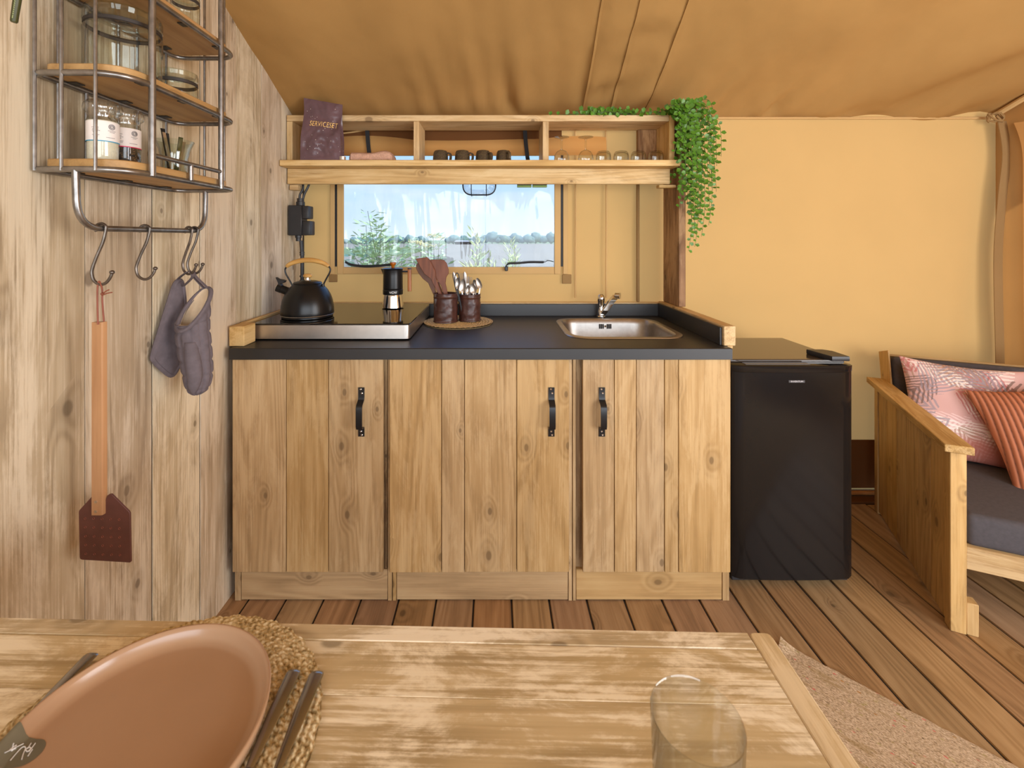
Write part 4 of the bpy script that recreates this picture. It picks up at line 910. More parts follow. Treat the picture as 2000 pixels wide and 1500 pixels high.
for i, px in enumerate((1178.5, 1213, 1247, 1281)):
    Y = 2.115; c = P(px, 311, Y); mb = MB()
    mb.lathe([(.0345, .0), (.0350, .006), (.0345, .036), (.0325, .048), (.026, .057), (.012, .0605), (0, .061)], 40, (c.x, Y, SZ+.0004)); mb.lathe([(.0332, .0005), (.0330, .036), (.030, .046), (.022, .0515), (0, .053)], 40, (c.x, Y, SZ+.0004))
    mb.build('tumbler', M['glass'], label=tl[i], cat='tumbler', group='tumblers on the shelf', origin=(c.x, Y, SZ+.0004))
# hanging plant
def plant():
    rp_ = random.Random(21); t = thing('trailing_plant', (.86, 2.06, 1.70), 'leafy green trailing plant lying along the shelf top and hanging over its end', 'plant')
    stems, leaves = MB(), []
    def strand(pts, step, size, taper=.6):
        q = catmull(pts, 8); stems.tube(q, [.0016*(1-.5*k/len(q)) for k in range(len(q))], 5); acc = 0; side = 1; tot = sum((q[i+1]-q[i]).length for i in range(len(q)-1)); run = 0
        for i in range(len(q)-1):
            sg = q[i+1]-q[i]; L = sg.length; k = 0
            while acc < L:
                p = q[i]+sg*(acc/L); d = sg.normalized(); w = d.cross(Vector((rp_.uniform(-.4, .4), -1, rp_.uniform(-.3, .3)))).normalized()*side
                ax = (w*1.0+d*rp_.uniform(.1, .7)+Vector((0, rp_.uniform(-.7, .15), rp_.uniform(-.15, .35)))).normalized()
                nn = Vector((rp_.uniform(-.55, .55), -1, rp_.uniform(-.1, .75))).normalized()
                s_ = size*rp_.uniform(.75, 1.15)*(1-.45*((run+acc)/tot)**2*taper); leaves.append((p, ax, nn, s_)); side *= -1; acc += step*rp_.uniform(.8, 1.2)
            acc -= L; run += L
    top = 1.876
    for k in range(33):
        f = rp_.random(); x0 = .815+rp_.uniform(-.03, .10); yy = 2.035+rp_.uniform(-.065, .06)
        reach = rp_.uniform(-.035, .150); L = rp_.choice([.22, .30, .36, .42, .46, .50, .56])*rp_.uniform(.85, 1.08)
        if reach > .10 or reach < -.01: L *= .72
        x1 = .845+reach; yb = min(yy-.03, 2.02) if x1 < .84 else yy
        if x1 < .845: yb = rp_.uniform(1.965, 1.995)
        pts = [(x0-.03, yy, top+rp_.uniform(0, .012)), (x0+(x1-x0)*.45, yy-.015, top+rp_.uniform(.0, .022)), (x1, yb, top-.06), (x1+rp_.uniform(-.012, .016), yb-.004, top-L*.5), (x1+rp_.uniform(-.03, .022), yb-rp_.uniform(0, .012), top-L)]
        strand(pts, .0185, .0265)
    for xt, zt in ((1345, 490), (1357, 482), (1370, 462), (1384, 440)):
        p = P(xt, zt, 2.03); strand([(.85, 2.03, top), (.90, 2.02, top-.08), (p.x+.005, 2.02, (top+p.z)/2), (p.x+.012, 2.025, p.z+.12), p], .0185, .025)
    p = P(1393, 215, 2.0); strand([(.86, 2.03, top), (.90, 2.01, top+.03), (.95, 2.0, top+.04), p], .018, .024)
    for k in range(9):
        a0 = rp_.uniform(1075, 1230); pts = []
        for q_ in range(4):
            pp = P(a0+q_*rp_.uniform(16, 26), 0, 2.10); pts.append((pp.x, 2.085+rp_.uniform(-.02, .03), 1.872+rp_.uniform(.002, .026)))
        strand(pts, .017, .025)
    for i in range(2):
        strand([(P(1068+i*70, 0, 2.1).x, 2.10, 1.872), (P(1150+i*60, 0, 2.1).x, 2.09, 1.879), (P(1240+i*20, 0, 2.1).x, 2.10, 1.876), (.80, 2.09, 1.878), (.84, 2.05, 1.882)], .018, .024)
    stems.build('stem', M['stem'], t)
    leaf = [(0, 0, 0), (.30, .26, .05), (.42, .62, .05), (0, 1, -.06), (-.42, .62, .05), (-.30, .26, .05), (0, .5, -.04)]
    lf = [(0, 1, 6), (1, 2, 6), (2, 3, 6), (3, 4, 6), (4, 5, 6), (5, 0, 6)]
    proto = bpy.data.meshes.new('leaf'); proto.from_pydata(leaf, [], lf); proto.materials.append(M['leaf']); proto.polygons.foreach_set('use_smooth', [True]*6)
    order = sorted(range(len(leaves)), key=lambda i: leaves[i][0].y-leaves[i][3]*4); O = ORIG[t.name]; rest = MB()
    for n_, i in enumerate(order):
        p, ax, nn, s_ = leaves[i]; xx = ax.cross(nn).normalized(); zz = xx.cross(ax).normalized()
        mt_ = Matrix(((xx.x, ax.x, zz.x), (xx.y, ax.y, zz.y), (xx.z, ax.z, zz.z)))
        if n_ < 300:
            o = bpy.data.objects.new('leaf', proto); COL.objects.link(o); o.parent = t; o.matrix_basis = Matrix.Translation(p-O) @ mt_.to_4x4() @ Matrix.Scale(s_, 4)
        else: rest.add([p+mt_ @ (Vector(v)*s_) for v in leaf], lf)
    rest.build('foliage', M['leaf'], t, kind='stuff', angle=180)
    print('leaves', len(leaves))
plant()
# ================================================================ WALL RACK
RX0, RX1, RY0, RY1 = -.9475, -.765, .928, 1.346; LV = (1.443, 1.642, 1.838, 2.03)
rk = thing('wall_rack', (-.86, 1.137, 1.31), 'three-board rack of steel rods and wooden shelves on the plank wall', 'rack')
ringp = [(RX0, RY0, 0), (RX1, RY0, 0), (RX1, RY1, 0), (RX0, RY1, 0)]
def ring(z): return rounded([(x, y, z) for x, y, _ in ringp], [.02, .075, .06, .04], 7, True)
for z in LV: MB().tube(ring(z), .0066, 10, True).build('ring_rail', M['rack_steel'], rk)
for z in LV[:3]:
    poly = [(p.x+(-.86-p.x)*.085, p.y+(1.137-p.y)*.05) for p in ring(0)]
    MB().prism(poly, z+.004, z+.024, .002).build('shelf_board', M['rack_wood'], rk)
    for y in (RY0+.075, 1.137, RY1-.07):
        for x in (RX0+.012, RX1-.012): MB().box(x-.016, x+.016, y-.011, y+.011, z+.0008, z+.0036, .0008).build('fixing_tab', M['dark_plate'], rk)
for y in (1.003, 1.256): MB().tube([(RX1+.004, y, LV[0]-.004), (RX1+.004, y, LV[3]+.004)], .0072, 12).build('upright_tube', M['rack_steel'], rk)
for x, y in ((-.9455, RY0-.001), (-.888, RY0-.0035), (-.818, RY0-.0035), (-.946, .978), (-.946, 1.046), (-.946, 1.135), (-.946, 1.195), (-.946, 1.30), (-.867, RY1+.0035), (-.808, RY1+.0035)):
    MB().tube([(x, y, LV[0]-.003), (x, y, LV[3]+.003)], .0034, 8).build('rod', M['rack_steel'], rk)
MB().tube([(RX1+.004, 1.003, 1.486), (RX1+.004, 1.256, 1.486)], .0055, 10).build('guard_rail', M['rack_steel'], rk)
MB().tube([(RX1+.004, 1.131, 1.446), (RX1+.004, 1.131, 1.486)], .0055, 10).build('guard_post', M['rack_steel'], rk)
HB = rounded([(-.862, RY0, LV[0]-.002), (-.862, RY0+.004, 1.322), (-.862, RY1-.004, 1.322), (-.862, RY1, LV[0]-.002)], [0, .085, .06, 0], 8)
MB().tube(HB, .0068, 12).build('hook_bar', M['rack_steel'], rk)
# hooks
ZB = 1.322
def hook(Y, label, rot=0, dx=0):
    t = thing('s_hook', (-.862, Y, ZB+.011), label, 'hook', 'steel hooks on the rack bar')
    o_ = Vector((-.862+dx, Y, ZB)); c = []
    for a in (215, 190, 160, 130, 100, 70, 40, 15): c.append((.0108*math.cos(R(a)), .0108*math.sin(R(a))))
    c += [(.0085, -.010), (.003, -.032), (-.0075, -.058), (-.0165, -.084), (-.0185, -.098), (-.014, -.114), (-.002, -.1225), (.010, -.119), (.019, -.107), (.0225, -.096)]
    pts = [o_+Vector((x*math.cos(rot), x*math.sin(rot), z)) for x, z in c]; q = catmull(pts, 4)
    mb = MB(); mb.tube(q, .0033, 8); mb.build('bar', M['hook_steel'], t); mb = MB(); mb.ball(q[-1], .0052, 10, 6, (1, 1, .9)); mb.build('knob_end', M['hook_steel'], t)
    return o_+Vector((-.002*math.cos(rot), -.002*math.sin(rot), -.1225))
h1 = hook(.988, 'dark steel S-hook on the rack bar that carries the leather fly swatter', .10)
hook(1.112, 'empty dark steel S-hook in the middle of the rack bar', .25)
h3 = hook(1.272, 'dark steel S-hook that carries the pot holder beside the oven mitt', -.10)
h4 = hook(1.296, 'dark steel S-hook that carries the hanging oven mitt', .12)
# fly swatter
SY = .988
def S(px, py, Y=SY): return P(px, py, Y)
t = thing('fly_swatter', (P(200, 1098, SY).x, SY, P(0, 1098, SY).z), 'brown leather fly swatter with a long wooden handle hanging from a hook', 'fly swatter')
mb = MB(); mb.xf(FACE)
pl = rounded([(S(a, b).x, S(a, b).z, 0) for a, b in ((157, 1092), (155, 997), (186, 963), (187, 985), (203, 985), (212, 965), (219, 964), (255, 1000), (257, 1098))][::-1], [.004, .004, .002, .004, .004, .002, .002, .004, .006], 3, True)
pl = [(p.x, p.y) for p in pl]
if sum(pl[i-1][0]*pl[i][1]-pl[i][0]*pl[i-1][1] for i in range(len(pl))) < 0: pl = pl[::-1]
mb.prism(pl, SY-.0022, SY+.0022, .0008); fb = mb.build('flap', M['leather'], t)
for r_ in range(5):
    for q_ in range(5):
        c = S(168+q_*16.6+r_*.4, 1011+r_*17.3+q_*.6); mb = MB(); mb.xf(Matrix.Translation((c.x, SY-.0024, c.z)) @ Matrix.Rotation(R(90), 4, 'X'))
        mb.lathe([(.0016, -.0004), (.0022, .0006), (.0026, -.0004)], 8); mb.build('punched_hole', M['leather_cord'], fb)
a, b = S(186.5, 632), S(208, 1000)
hp = [(-.0115, -.006), (.0105, -.006), (.0125, -.003), (.0125, .006), (-.0115, .006)]
hd = MB().loft([[(S(197, z).x+x*(1 if z > 640 else .97), SY-.004+y, S(0, z).z) for x, y in hp] for z in (628, 634, 985, 995, 1001)]).build('handle', M['swatter_wood'], t)
for z in (975, 994):
    mb = MB(); mb.xf(Matrix.Translation((S(195, z).x, SY-.0102, S(0, z).z)) @ Matrix.Rotation(R(90), 4, 'X')); mb.lathe([(0, .001), (.003, .0008), (.0035, -.001)], 12); mb.build('rivet', M['chrome'], hd)
cord = MB(); top = h1+Vector((0, 0, .0035))
cord.tube(catmull([S(191.5, 634, SY-.012), S(190.5, 600, SY-.008), S(190.5, 565, SY-.004), top+Vector((-.002, 0, .0035)), S(199.5, 565, SY-.004), S(200, 590, SY-.006), S(203, 628, SY-.010)], 5), .0017, 6)
cord.tube(catmull([S(199, 577, SY-.008), S(205, 570, SY-.012), S(213, 566, SY-.014)], 4), .0013, 6); cord.tube(catmull([S(199, 577, SY-.008), S(209, 573, SY-.012), S(219, 571, SY-.014)], 4), .0013, 6); cord.ball(S(200, 574, SY-.007), .0035, 8, 5)
cord.build('hanging_cord', M['leather_cord'], t)
# pot holder
def PH(px, py): return P(px, py, 1.338-(360-px)/62*.09)
ph = [(350, 548), (341, 557), (330, 590), (316, 635), (299, 692), (302, 706), (318, 722), (334, 733), (345, 722), (357, 690), (361, 640), (360, 590), (356, 556)]
t = thing('pot_holder', tuple(P(345, 548, 1.27)), 'folded dark grey quilted pot holder hanging behind the oven mitt', 'pot holder')
out_ = catmull([PH(*q) for q in ph], 4, True); cen = sum(out_, Vector())/len(out_); n_ = len(out_); nrm = Vector((.62, -.75, .05)).normalized()
def pad(side):
    rings = []
    for k in range(9):
        f = 1-k/9; rings.append([cen+(p-cen)*f+nrm*side*(.0045+.006*math.sin(math.pi*(k/9)**.7)*(1 if side > 0 else .6)) for p in out_])
    return rings
mb = MB(); mb.loft(pad(1), True, False, True); mb.loft(pad(-1), True, False, True); mb.loft([pad(1)[0], pad(-1)[0]], True, False, False); mb.build('quilted_pad', M['mitt'], t, angle=180)
MB().tube(out_, .0068, 8, True).build('binding', M['mitt'], t)
MB().strap(catmull([PH(347, 556), PH(348, 545)+Vector((0, 0, 0)), h3+Vector((-.002, -.004, .005)), h3+Vector((.004, .004, .006)), h3+Vector((.008, .005, -.010)), PH(357, 560)], 4), .012, .002, (0, 1, .0)).build('hanging_loop', M['mitt'], t)
# oven mitt
MYy = 1.285
t = thing('oven_mitt', tuple(P(380, 765, MYy)), 'dark grey quilted oven mitt with a cream lining hanging from a steel hook', 'oven mitt')
cl = catmull([P(381, 566, MYy), P(378, 600, MYy), P(376, 640, MYy), P(381, 690, MYy), P(386, 730, MYy), P(386, 758, MYy), P(386, 769, MYy)], 8)
wd = [22, 26, 28.5, 28, 24.5, 18, 6]; wd = [Vector((w, 0, 0)) for w in wd]; wq = [v.x for v in catmull(wd, 8)]
def mitt(u, v, shrink=0, off=Vector()):
    i = v*(len(cl)-1); k = min(len(cl)-2, int(i)); f = i-k; c = cl[k].lerp(cl[k+1], f); w = (wq[k]*(1-f)+wq[k+1]*f)*MYy/FX
    a = 2*math.pi*u; d = w*(.62+.38*max(0, 1-v*3))+.006; qz = (c.z-cl[0].z)/.040; q1 = abs(qz-round(qz)); q2 = abs((u*10) % 1-.5)
    qd = .0045*(min(1, q1*5)**.5)*(min(1, (.5-q2)*4)**.5) if v > .12 else .002
    ca, sa = math.cos(a), math.sin(a); r = 1
    p = c+Vector((ca*(w+qd-shrink)*math.copysign(1, 1), sa*(d+qd-shrink), 0))
    if v < .3:                                    # slanted opening towards the room
        k_ = (1-v/.3); q_ = .5-.5*math.sin(a+.25); p.z -= k_*.110*q_
        p.x -= k_*.010*q_; p.x += k_*.004
    return p+off
mb = MB().grid(lambda u, v: mitt(u, v), 60, 70, True); mb.add([mitt(j/60, 1) for j in range(60)], [tuple(range(60))]); mb.build('quilted_shell', M['mitt'], t, angle=180)
MB().grid(lambda u, v: mitt(u, v*.75, .0065), 40, 24, True).build('lining', M['lining'], t, angle=180)
MB().tube([mitt(j/48, 0) for j in range(48)], .0062, 8, True).build('binding', M['mitt'], t)
tcl = catmull([P(372, 668, MYy-.028), P(376, 700, MYy-.030), P(380, 735, MYy-.030), P(378, 758, MYy-.026), P(377, 769, MYy-.024)], 6); tw_ = [.016, .021, .020, .014, .004]; tw_ = [v.x for v in catmull([Vector((q, 0, 0)) for q in tw_], 6)]
MB().loft([[p+Vector((math.cos(q)*r, math.sin(q)*r*.75, 0)) for q in [2*math.pi*k/18 for k in range(18)]] for p, r in zip(tcl, tw_)]).build('thumb', M['mitt'], t, angle=180)
MB().strap(catmull([mitt(.25, 0)+Vector((0, -.004, 0)), h4+Vector((-.006, .004, -.006)), h4+Vector((-.003, 0, .005)), h4+Vector((.004, -.003, .005)), h4+Vector((.009, -.004, -.008)), mitt(.22, 0)+Vector((.006, -.006, 0))], 5), .010, .002, (0, 1, 0)).build('hanging_loop', M['mitt'], t)
# ---------------------------------------------------------------- things in the rack
def big_jar(name, px, z0, r, h, label, lid_at):
    Y = FX*.858/(VX-px); c = (-.858, Y, z0); t = thing(name, c, label, 'jar', 'glass jars in the wall rack')
    MB().lathe([(0, .001), (r*.9, .001), (r, .010), (r, h*lid_at), (r*.97, h*lid_at+.004), (r*.94, h*lid_at+.006)], 48, c).build('jar', M['glass_green'], t)
    MB().lathe([(r*.95, h*lid_at+.006), (r*.985, h*lid_at+.0075), (r*.985, h*lid_at+.0145), (r*.95, h*lid_at+.016)], 48, c).build('gasket', M['gasket'], t)
    MB().lathe([(r*.95, h*lid_at+.016), (r, h*lid_at+.019), (r, h-.008), (r*.96, h), (r*.9, h-.002), (r*.85, h-.012), (0, h-.014)], 48, c).build('lid', M['glass_green'], t)
big_jar('storage_jar', 242, LV[1]+.0245, .0735, .150, 'large glass storage jar with a dark seal on the middle board of the rack', .70)
big_jar('storage_jar', 345, LV[1]+.0245, .050, .080, 'small low glass storage jar with a dark seal on the middle board of the rack', .50)
big_jar('storage_jar', 362, LV[2]+.0245, .035, .11, 'glass jar standing on the top board of the rack, cut by the frame', .75)
def mill(px, fill, ink, label):
    Y = FX*.866/(VX-px); c = Vector((-.866, Y, LV[0]+.0245)); r = .0285; t = thing('spice_grinder', c, label, 'grinder', 'spice grinders in the wall rack')
    MB().lathe([(0, .001), (r*.92, .001), (r, .006), (r, .092), (r*.93, .098)], 32, c).build('jar', M['glass_green'], t)
    MB().lathe([(0, .003), (r*.88, .003), (r*.95, .008), (r*.95, .078 if fill == 'pepper' else .09), (0, .080 if fill == 'pepper' else .092)], 32, c).build('contents', M[fill], t)
    n = 36; cap = MB(); cap.grid(lambda u, v: (c.x+math.cos(2*math.pi*u)*([.93, .96, 1.14, 1.2, 1.16, .98, .0][int(round(v*6))]*r+(.0011*math.cos(2*math.pi*u*18) if 1 < v*6 < 5 else 0)), c.y+math.sin(2*math.pi*u)*([.93, .96, 1.14, 1.2, 1.16, .98, .0][int(round(v*6))]*r+(.0011*math.cos(2*math.pi*u*18) if 1 < v*6 < 5 else 0)), c.z+[.098, .106, .112, .119, .127, .134, .1355][int(round(v*6))]), 108, 7, True); cap.build('grinder_cap', M['glass_cap'], t)
    def arc(a0, a1, z0, z1, rr, n=20):
        m = MB(); m.grid(lambda u, v: (c.x+rr*math.sin(R(a0+(a1-a0)*u)), c.y-rr*math.cos(R(a0+(a1-a0)*u)), c.z+z0+(z1-z0)*v), n, 2); return m
    lb = arc(-80, 170, .045, .088, r+.0004, 50).build('label', M['paper'], t)
    arc(-80, 170, .0435, .0455, r+.0006, 50).build('colour_line', M[ink], lb)
    em = MB(); a_ = 72; 
    for rr in (.0058, .0040, .0022):
        pts = [(c.x+(r+.0008)*math.sin(R(a_)+rr*math.cos(q)/r), c.y-(r+.0008)*math.cos(R(a_)+rr*math.cos(q)/r), c.z+.0765+rr*math.sin(q)) for q in [2*math.pi*k/20 for k in range(20)]]; em.tube(pts, .0006, 5, True)
    em.build('round_emblem', M['ink_grey'], lb)
    tx = MB()
    for z, a0, a1 in ((.067, 58, 86), (.064, 64, 80), (.052, 52, 84), (.072, 2, 28), (.068, 4, 24), (.065, 4, 30), (.062, 6, 22), (.056, 4, 30), (.053, 8, 26)):
        q = MB(); k = a0
        while k < a1:
            w = random.uniform(2, 4); q.grid(lambda u, v: (c.x+(r+.0008)*math.sin(R(k+w*u)), c.y-(r+.0008)*math.cos(R(k+w*u)), c.z+z+.0013*v), 3, 2); k += w+1.2
        tx.add(q.v, q.f)
    tx.build('small_print', M['ink_grey'], lb)
mill(201, 'salt', 'blue_ink', 'salt grinder with a white label and blue line in the wall rack')
mill(246, 'pepper', 'pink_ink', 'peppercorn grinder with a white label and pink line in the wall rack')
jc = Vector((-.856, FX*.856/(VX-341), LV[0]+.0245))
t = thing('glass_jar', jc, 'small flared glass jar of dark kitchen tools on the lowest board of the rack', 'jar')
MB().lathe([(0, .001), (.027, .001), (.030, .006), (.031, .045), (.036, .070), (.044, .090), (.0455, .093), (.043, .0935), (.034, .072), (.028, .045), (.027, .006), (0, .005)], 40, jc).build('jar', M['glass_green'], t)
for i, (dx, dy, tx_, ty, L, w, mt_, nm, lab, ct_) in enumerate([(-.004, -.010, -.010, -.030, .120, .010, 'black_metal', 'black_tool', 'black flat-handled tool standing tallest in the flared glass jar', 'tool'), (.004, -.014, .0, -.040, .108, .008, 'steel_satin', 'steel_tool', 'thin steel tool leaning towards the grinders in the flared glass jar', 'tool'), (0, .004, .010, .010, .106, .011, 'dark_green', 'dark_tool', 'dark olive tool standing behind the black one in the flared jar', 'tool'), (.002, .010, .004, .030, .098, .010, 'steel_satin', 'steel_opener', 'steel opener resting against the far rim of the flared glass jar', 'tool'), (-.006, -.004, -.012, -.010, .112, .006, 'black_plastic', 'black_stick', 'slim black stick beside the tall black tool in the flared jar', 'tool')]):
    b_ = jc+Vector((dx, dy, .0065)); tp2 = jc+Vector((tx_, ty, L)); MB().strap([b_, b_.lerp(tp2, .5), tp2], w, .003, (.3, 1, 0)).build(nm, M[mt_], label=lab, cat=ct_)
# dark green rod hanging at the top of the wall
g0, g1 = P(27, 44, .80), P(44, -70, .80); gd = g1-g0
t = thing('hanging_rod', tuple(g0), 'dark green slender rod with pale markings hanging at the top of the plank wall', 'rod')
MB().tube([g0, g0+gd*.02, g1], [.0042, .0053, .0068], 12).build('rod', M['dark_green'], t)
mk = MB()
for k in range(9): c = g0+gd*(.05+.035*k)+Vector((.0022, -.0053, 0)); mk.tube([c, c+gd.normalized()*(.0022 if k else .004)], .0009, 5)
mk.build('pale_marking', M['pale_ink'], t)
# ================================================================ FRIDGE
F0, F1, FY0, FY1 = .889, 1.3395, 1.667, 2.085
t = thing('fridge', ((F0+F1)/2, 1.85, 0), 'black tabletop fridge between the kitchen block and the lounge chair', 'fridge')
MB().box(F0+.002, F1-.004, FY0+.052, FY1, .02, .822, .004).build('body', M['fridge_black'], t)
MB().box(F0+.001, F1-.003, FY0+.050, FY1+.004, .8225, .8400, .003).build('top_panel', M['fridge_top'], t)
def dring(z, ins=0):
    pts = [];
    for k in range(21):
        f = -1+2*k/20; pts.append(((F0+F1)/2+f*((F1-F0)/2-ins), FY0+ins+.010*abs(f)**3+(.012*max(0, abs(f)-.93)/.07), z))
    return pts+[(F1-ins, FY0+.046, z), (F0+ins, FY0+.046, z)]
MB().loft([dring(.032, .004), dring(.036), dring(.800), dring(.803)]).build('door', M['fridge_black'], t)
MB().loft([dring(.8032, .0), dring(.806, -.0012), dring(.826, -.0012), dring(.8295, .004)]).build('door_cap', M['fridge_black'], t)
MB().box(F0+.05, F1-.16, FY0+.012, FY0+.040, .8293, .8312, .0008).build('grip_recess', M['badge_dark'], t)
hp = [(1.249, 1.78), (1.249, FY0+.035), (1.262, FY0+.018), (1.336, FY0+.018), (1.336, 1.735), (1.318, 1.78)]
hp = [(F1-.092, 1.80), (F1-.072, FY0+.022), (F1-.006, FY0+.022), (F1-.006, 1.775), (F1-.030, 1.80)]
MB().prism(hp[::-1], .8402, .858, .002).build('hinge_cover', M['black_plastic'], t)
MB().box(F0+.006, F1-.006, FY0+.03, FY1-.02, .012, .031, .003).build('base', M['black_plastic'], t)
for x, y in ((F0+.03, FY0+.07), (F1-.03, FY0+.07), (F0+.03, FY1-.04), (F1-.03, FY1-.04)):
    MB().lathe([(0, 0), (.016, 0), (.016, .0125), (0, .0125)], 14, (x, y, 0)).build('foot', M['black_plastic'], t)
bc = P(1556, 745, FY0); bd = MB().box(bc.x-.030, bc.x+.030, FY0-.0012, FY0+.001, bc.z-.0045, bc.z+.0045, .0004).build('badge', M['badge_dark'], t)
vs, fs = text2d('INVENTUM', .0082, .0004, 1.12); mb = MB(); mb.add([(bc.x+v[0], FY0-.0016-v[2], bc.z+v[1]) for v in vs], fs); mb.build('lettering', M['badge'], bd)
# ================================================================ LOUNGE CHAIR (built along its own axes, then turned)
lc_ = thing('lounge_chair', (0, 0, 0), 'low wooden lounge chair with plank sides and grey cushions beside the fridge', 'chair')
W_ = .80
for sgn, sx0 in ((0, 0), (1, W_)):
    X = lambda a, b: (sx0-b, sx0-a) if sgn else (a, b)
    bs = [.042, .155, .262, .375, .478, .592, .70]
    for b0, b1 in zip(bs, bs[1:]):
        x0, x1 = X(.003+random.uniform(0, .002), .036); MB().box(x0, x1, b0+.002, b1-.002, .012, .598, .002).build('side_plank', M['chair_wood'], lc_)
    x0, x1 = X(0, .041); MB().box(x0, x1, 0, .041, 0, .598, .002).build('front_stile', M['chair_wood'], lc_)
    x0, x1 = X(0, .041); MB().box(x0, x1, .701, .742, 0, .598, .002).build('rear_stile', M['chair_wood'], lc_)
    x0, x1 = X(-.022, .052); MB().box(x0, x1, -.022, .775, .5985, .6245, .002).build('armrest', M['chair_wood_y'], lc_)
    x0, x1 = X(.0415, .072); MB().box(x0, x1, .004, .042, 0, .105, .002).build('foot_block', M['chair_wood'], lc_)
    x0, x1 = X(.0365, .062); MB().box(x0, x1, .043, .70, .20, .268, .002).build('seat_bearer', M['chair_wood_y'], lc_)
MB().box(.0415, W_-.0415, .006, .032, .2135, .289, .002).build('seat_rail', M['chair_wood_x'], lc_)
for k in range(5): MB().box(.040, W_-.040, .046+.125*k, .046+.125*k+.115, .2685, .285, .002).build('seat_slat', M['chair_wood_x'], lc_)
tilt = Matrix.Translation((0, .70, .30)) @ Matrix.Rotation(R(-15), 4, 'X')
for k in range(6):
    mb = MB(); mb.xf(tilt); mb.box(.052+.1165*k, .052+.1165*k+.1145, 0, .022, -.04, .440, .002); mb.build('back_plank', M['chair_wood'], lc_)
mb = MB(); mb.xf(tilt); mb.box(.050, W_-.050, -.012, .030, .4405, .451, .002); mb.build('back_rail', M['chair_wood_x'], lc_)
mb = MB(); mb.xf(tilt); mb.box(.044, .0515, -.10, .026, .02, .462, .002); mb.build('back_cheek', M['chair_wood'], lc_)
AN = -math.atan2(.425, .905); CP = Vector((1.512, 1.4935, 0))
CM = Matrix.Translation(CP) @ Matrix.Rotation(AN, 4, 'Z')
lc_.location = CP; lc_.rotation_euler = (0, 0, AN)
def loc_thing(mb, name, mat, label, cat, group=None, colors=None, angle=60):
    mb.v = [CM @ p for p in mb.v]; return mb.build(name, mat, label=label, cat=cat, group=group, colors=colors, angle=angle)
def cushion(x0, x1, y0, y1, z0, z1, r, M2=None):
    mb = MB(); mb.rbox(x0, x1, y0, y1, z0, z1, r, 4)
    if M2 is not None: mb.v = [M2 @ p for p in mb.v]
    return mb
loc_thing(cushion(.045, W_-.045, .012, .665, .2855, .392, .022), 'seat_cushion', M['cushion_grey'], 'thick charcoal seat cushion lying on the lounge chair', 'cushion')
loc_thing(cushion(.056, W_-.056, -.105, -.004, .085, .437, .022, tilt), 'back_cushion', M['cushion_grey'], 'charcoal back cushion leaning against the lounge chair back', 'cushion')
# scatter pillows
def pillow_pts(w, h, th, n, lump=0, seed=0):
    front, back = [], []
    for i in range(n):
        for j in range(n):
            u, v = -1+2*i/(n-1), -1+2*j/(n-1); x = w/2*u*(1-.085*(1-v*v)); y = h/2*v*(1-.085*(1-u*u))
            e = max(0, (1-abs(u)**2.4)*(1-abs(v)**2.4)); z = th/2*e**.55+lump*nz3(u*2.2, v*2.2, seed)*e**.5
            front.append(Vector((x, y, z))); back.append(Vector((x, y, -th/2*e**.55)))
    return front, back
def pil(w, h, th, n, Mx, name, mat, label, colfn=None, dispfn=None, lump=.004, seed=0):
    f, b = pillow_pts(w, h, th, n, lump, seed); mb = MB(); cols = []
    if dispfn: f = [p+Vector((0, 0, dispfn(p.x, p.y, 2*p.x/w, 2*p.y/h))) for p in f]
    fs = [(i*n+j, (i+1)*n+j, (i+1)*n+j+1, i*n+j+1) for i in range(n-1) for j in range(n-1)]
    mb.xf(Mx); mb.add(f, fs); mb.add(b, fs)
    if colfn: cols = [colfn(p.x/w*2, p.y/h*2) for p in f]; cols = cols+cols
    rim = MB(); n4 = [0+j for j in range(n)]+[i*n+n-1 for i in range(1, n)]+[(n-1)*n+j for j in range(n-2, -1, -1)]+[i*n for i in range(n-2, 0, -1)]
    o = loc_thing(mb, name, mat, label, 'pillow', 'scatter pillows on the lounge chair', cols or None, 180); return o
def printmat(name):
    t2 = NT(name); a = t2.n('ShaderNodeAttribute'); a.attribute_name = 'print'; v = t2.co(False)
    return t2.done(t2.pbsdf(a.outputs['Color'], .8, 0, t2.bump(t2.noise(v, 900, 2), .2, .0008)))
fr = random.Random(11); fronds = []
pal = [srgb(110, 84, 72), srgb(242, 230, 220), srgb(168, 130, 104), srgb(238, 206, 200), srgb(150, 138, 146), srgb(240, 226, 214), srgb(186, 100, 96)]
for k in range(48):
    a = fr.uniform(0, 6.28); fronds.append((fr.uniform(-1, 1), fr.uniform(-.45, 1), math.cos(a), math.sin(a), fr.uniform(.5, 1.1), fr.uniform(.16, .34), fr.uniform(46, 78), pal[k % 7], fr.uniform(-.5, .5)))
def leafprint(u, v):
    c = Vector(srgb(204, 146, 136)).lerp(Vector(srgb(222, 190, 182)), .5+.5*nz3(u*1.3, v*1.3, 4))
    
    for fx, fy, ca, sa, L, w, k, col, bend in fronds:
        dx, dy = u-fx, v-fy; s_ = dx*ca+dy*sa; q = -dx*sa+dy*ca-bend*s_*s_
        if 0 < s_ < L and abs(q) < w*math.sin(math.pi*min(1, (s_/L)*.9+.1))*1.05:
            ph = (s_-abs(q)*1.3+.03*nz3(u*9, v*9, k))*k; m = .5+.5*math.sin(ph)-.25*abs(q)/w
            if m > .42 or abs(q) < .012: c = c.lerp(Vector(col), .75 if m > .5 else .4)
    c = c.lerp(Vector(srgb(190, 108, 92)), .85*sm(-.35, -.62, v+.12*nz3(u*3, 1)))
    return tuple(c)
M['leaf_print'] = printmat('palm_print_cotton')
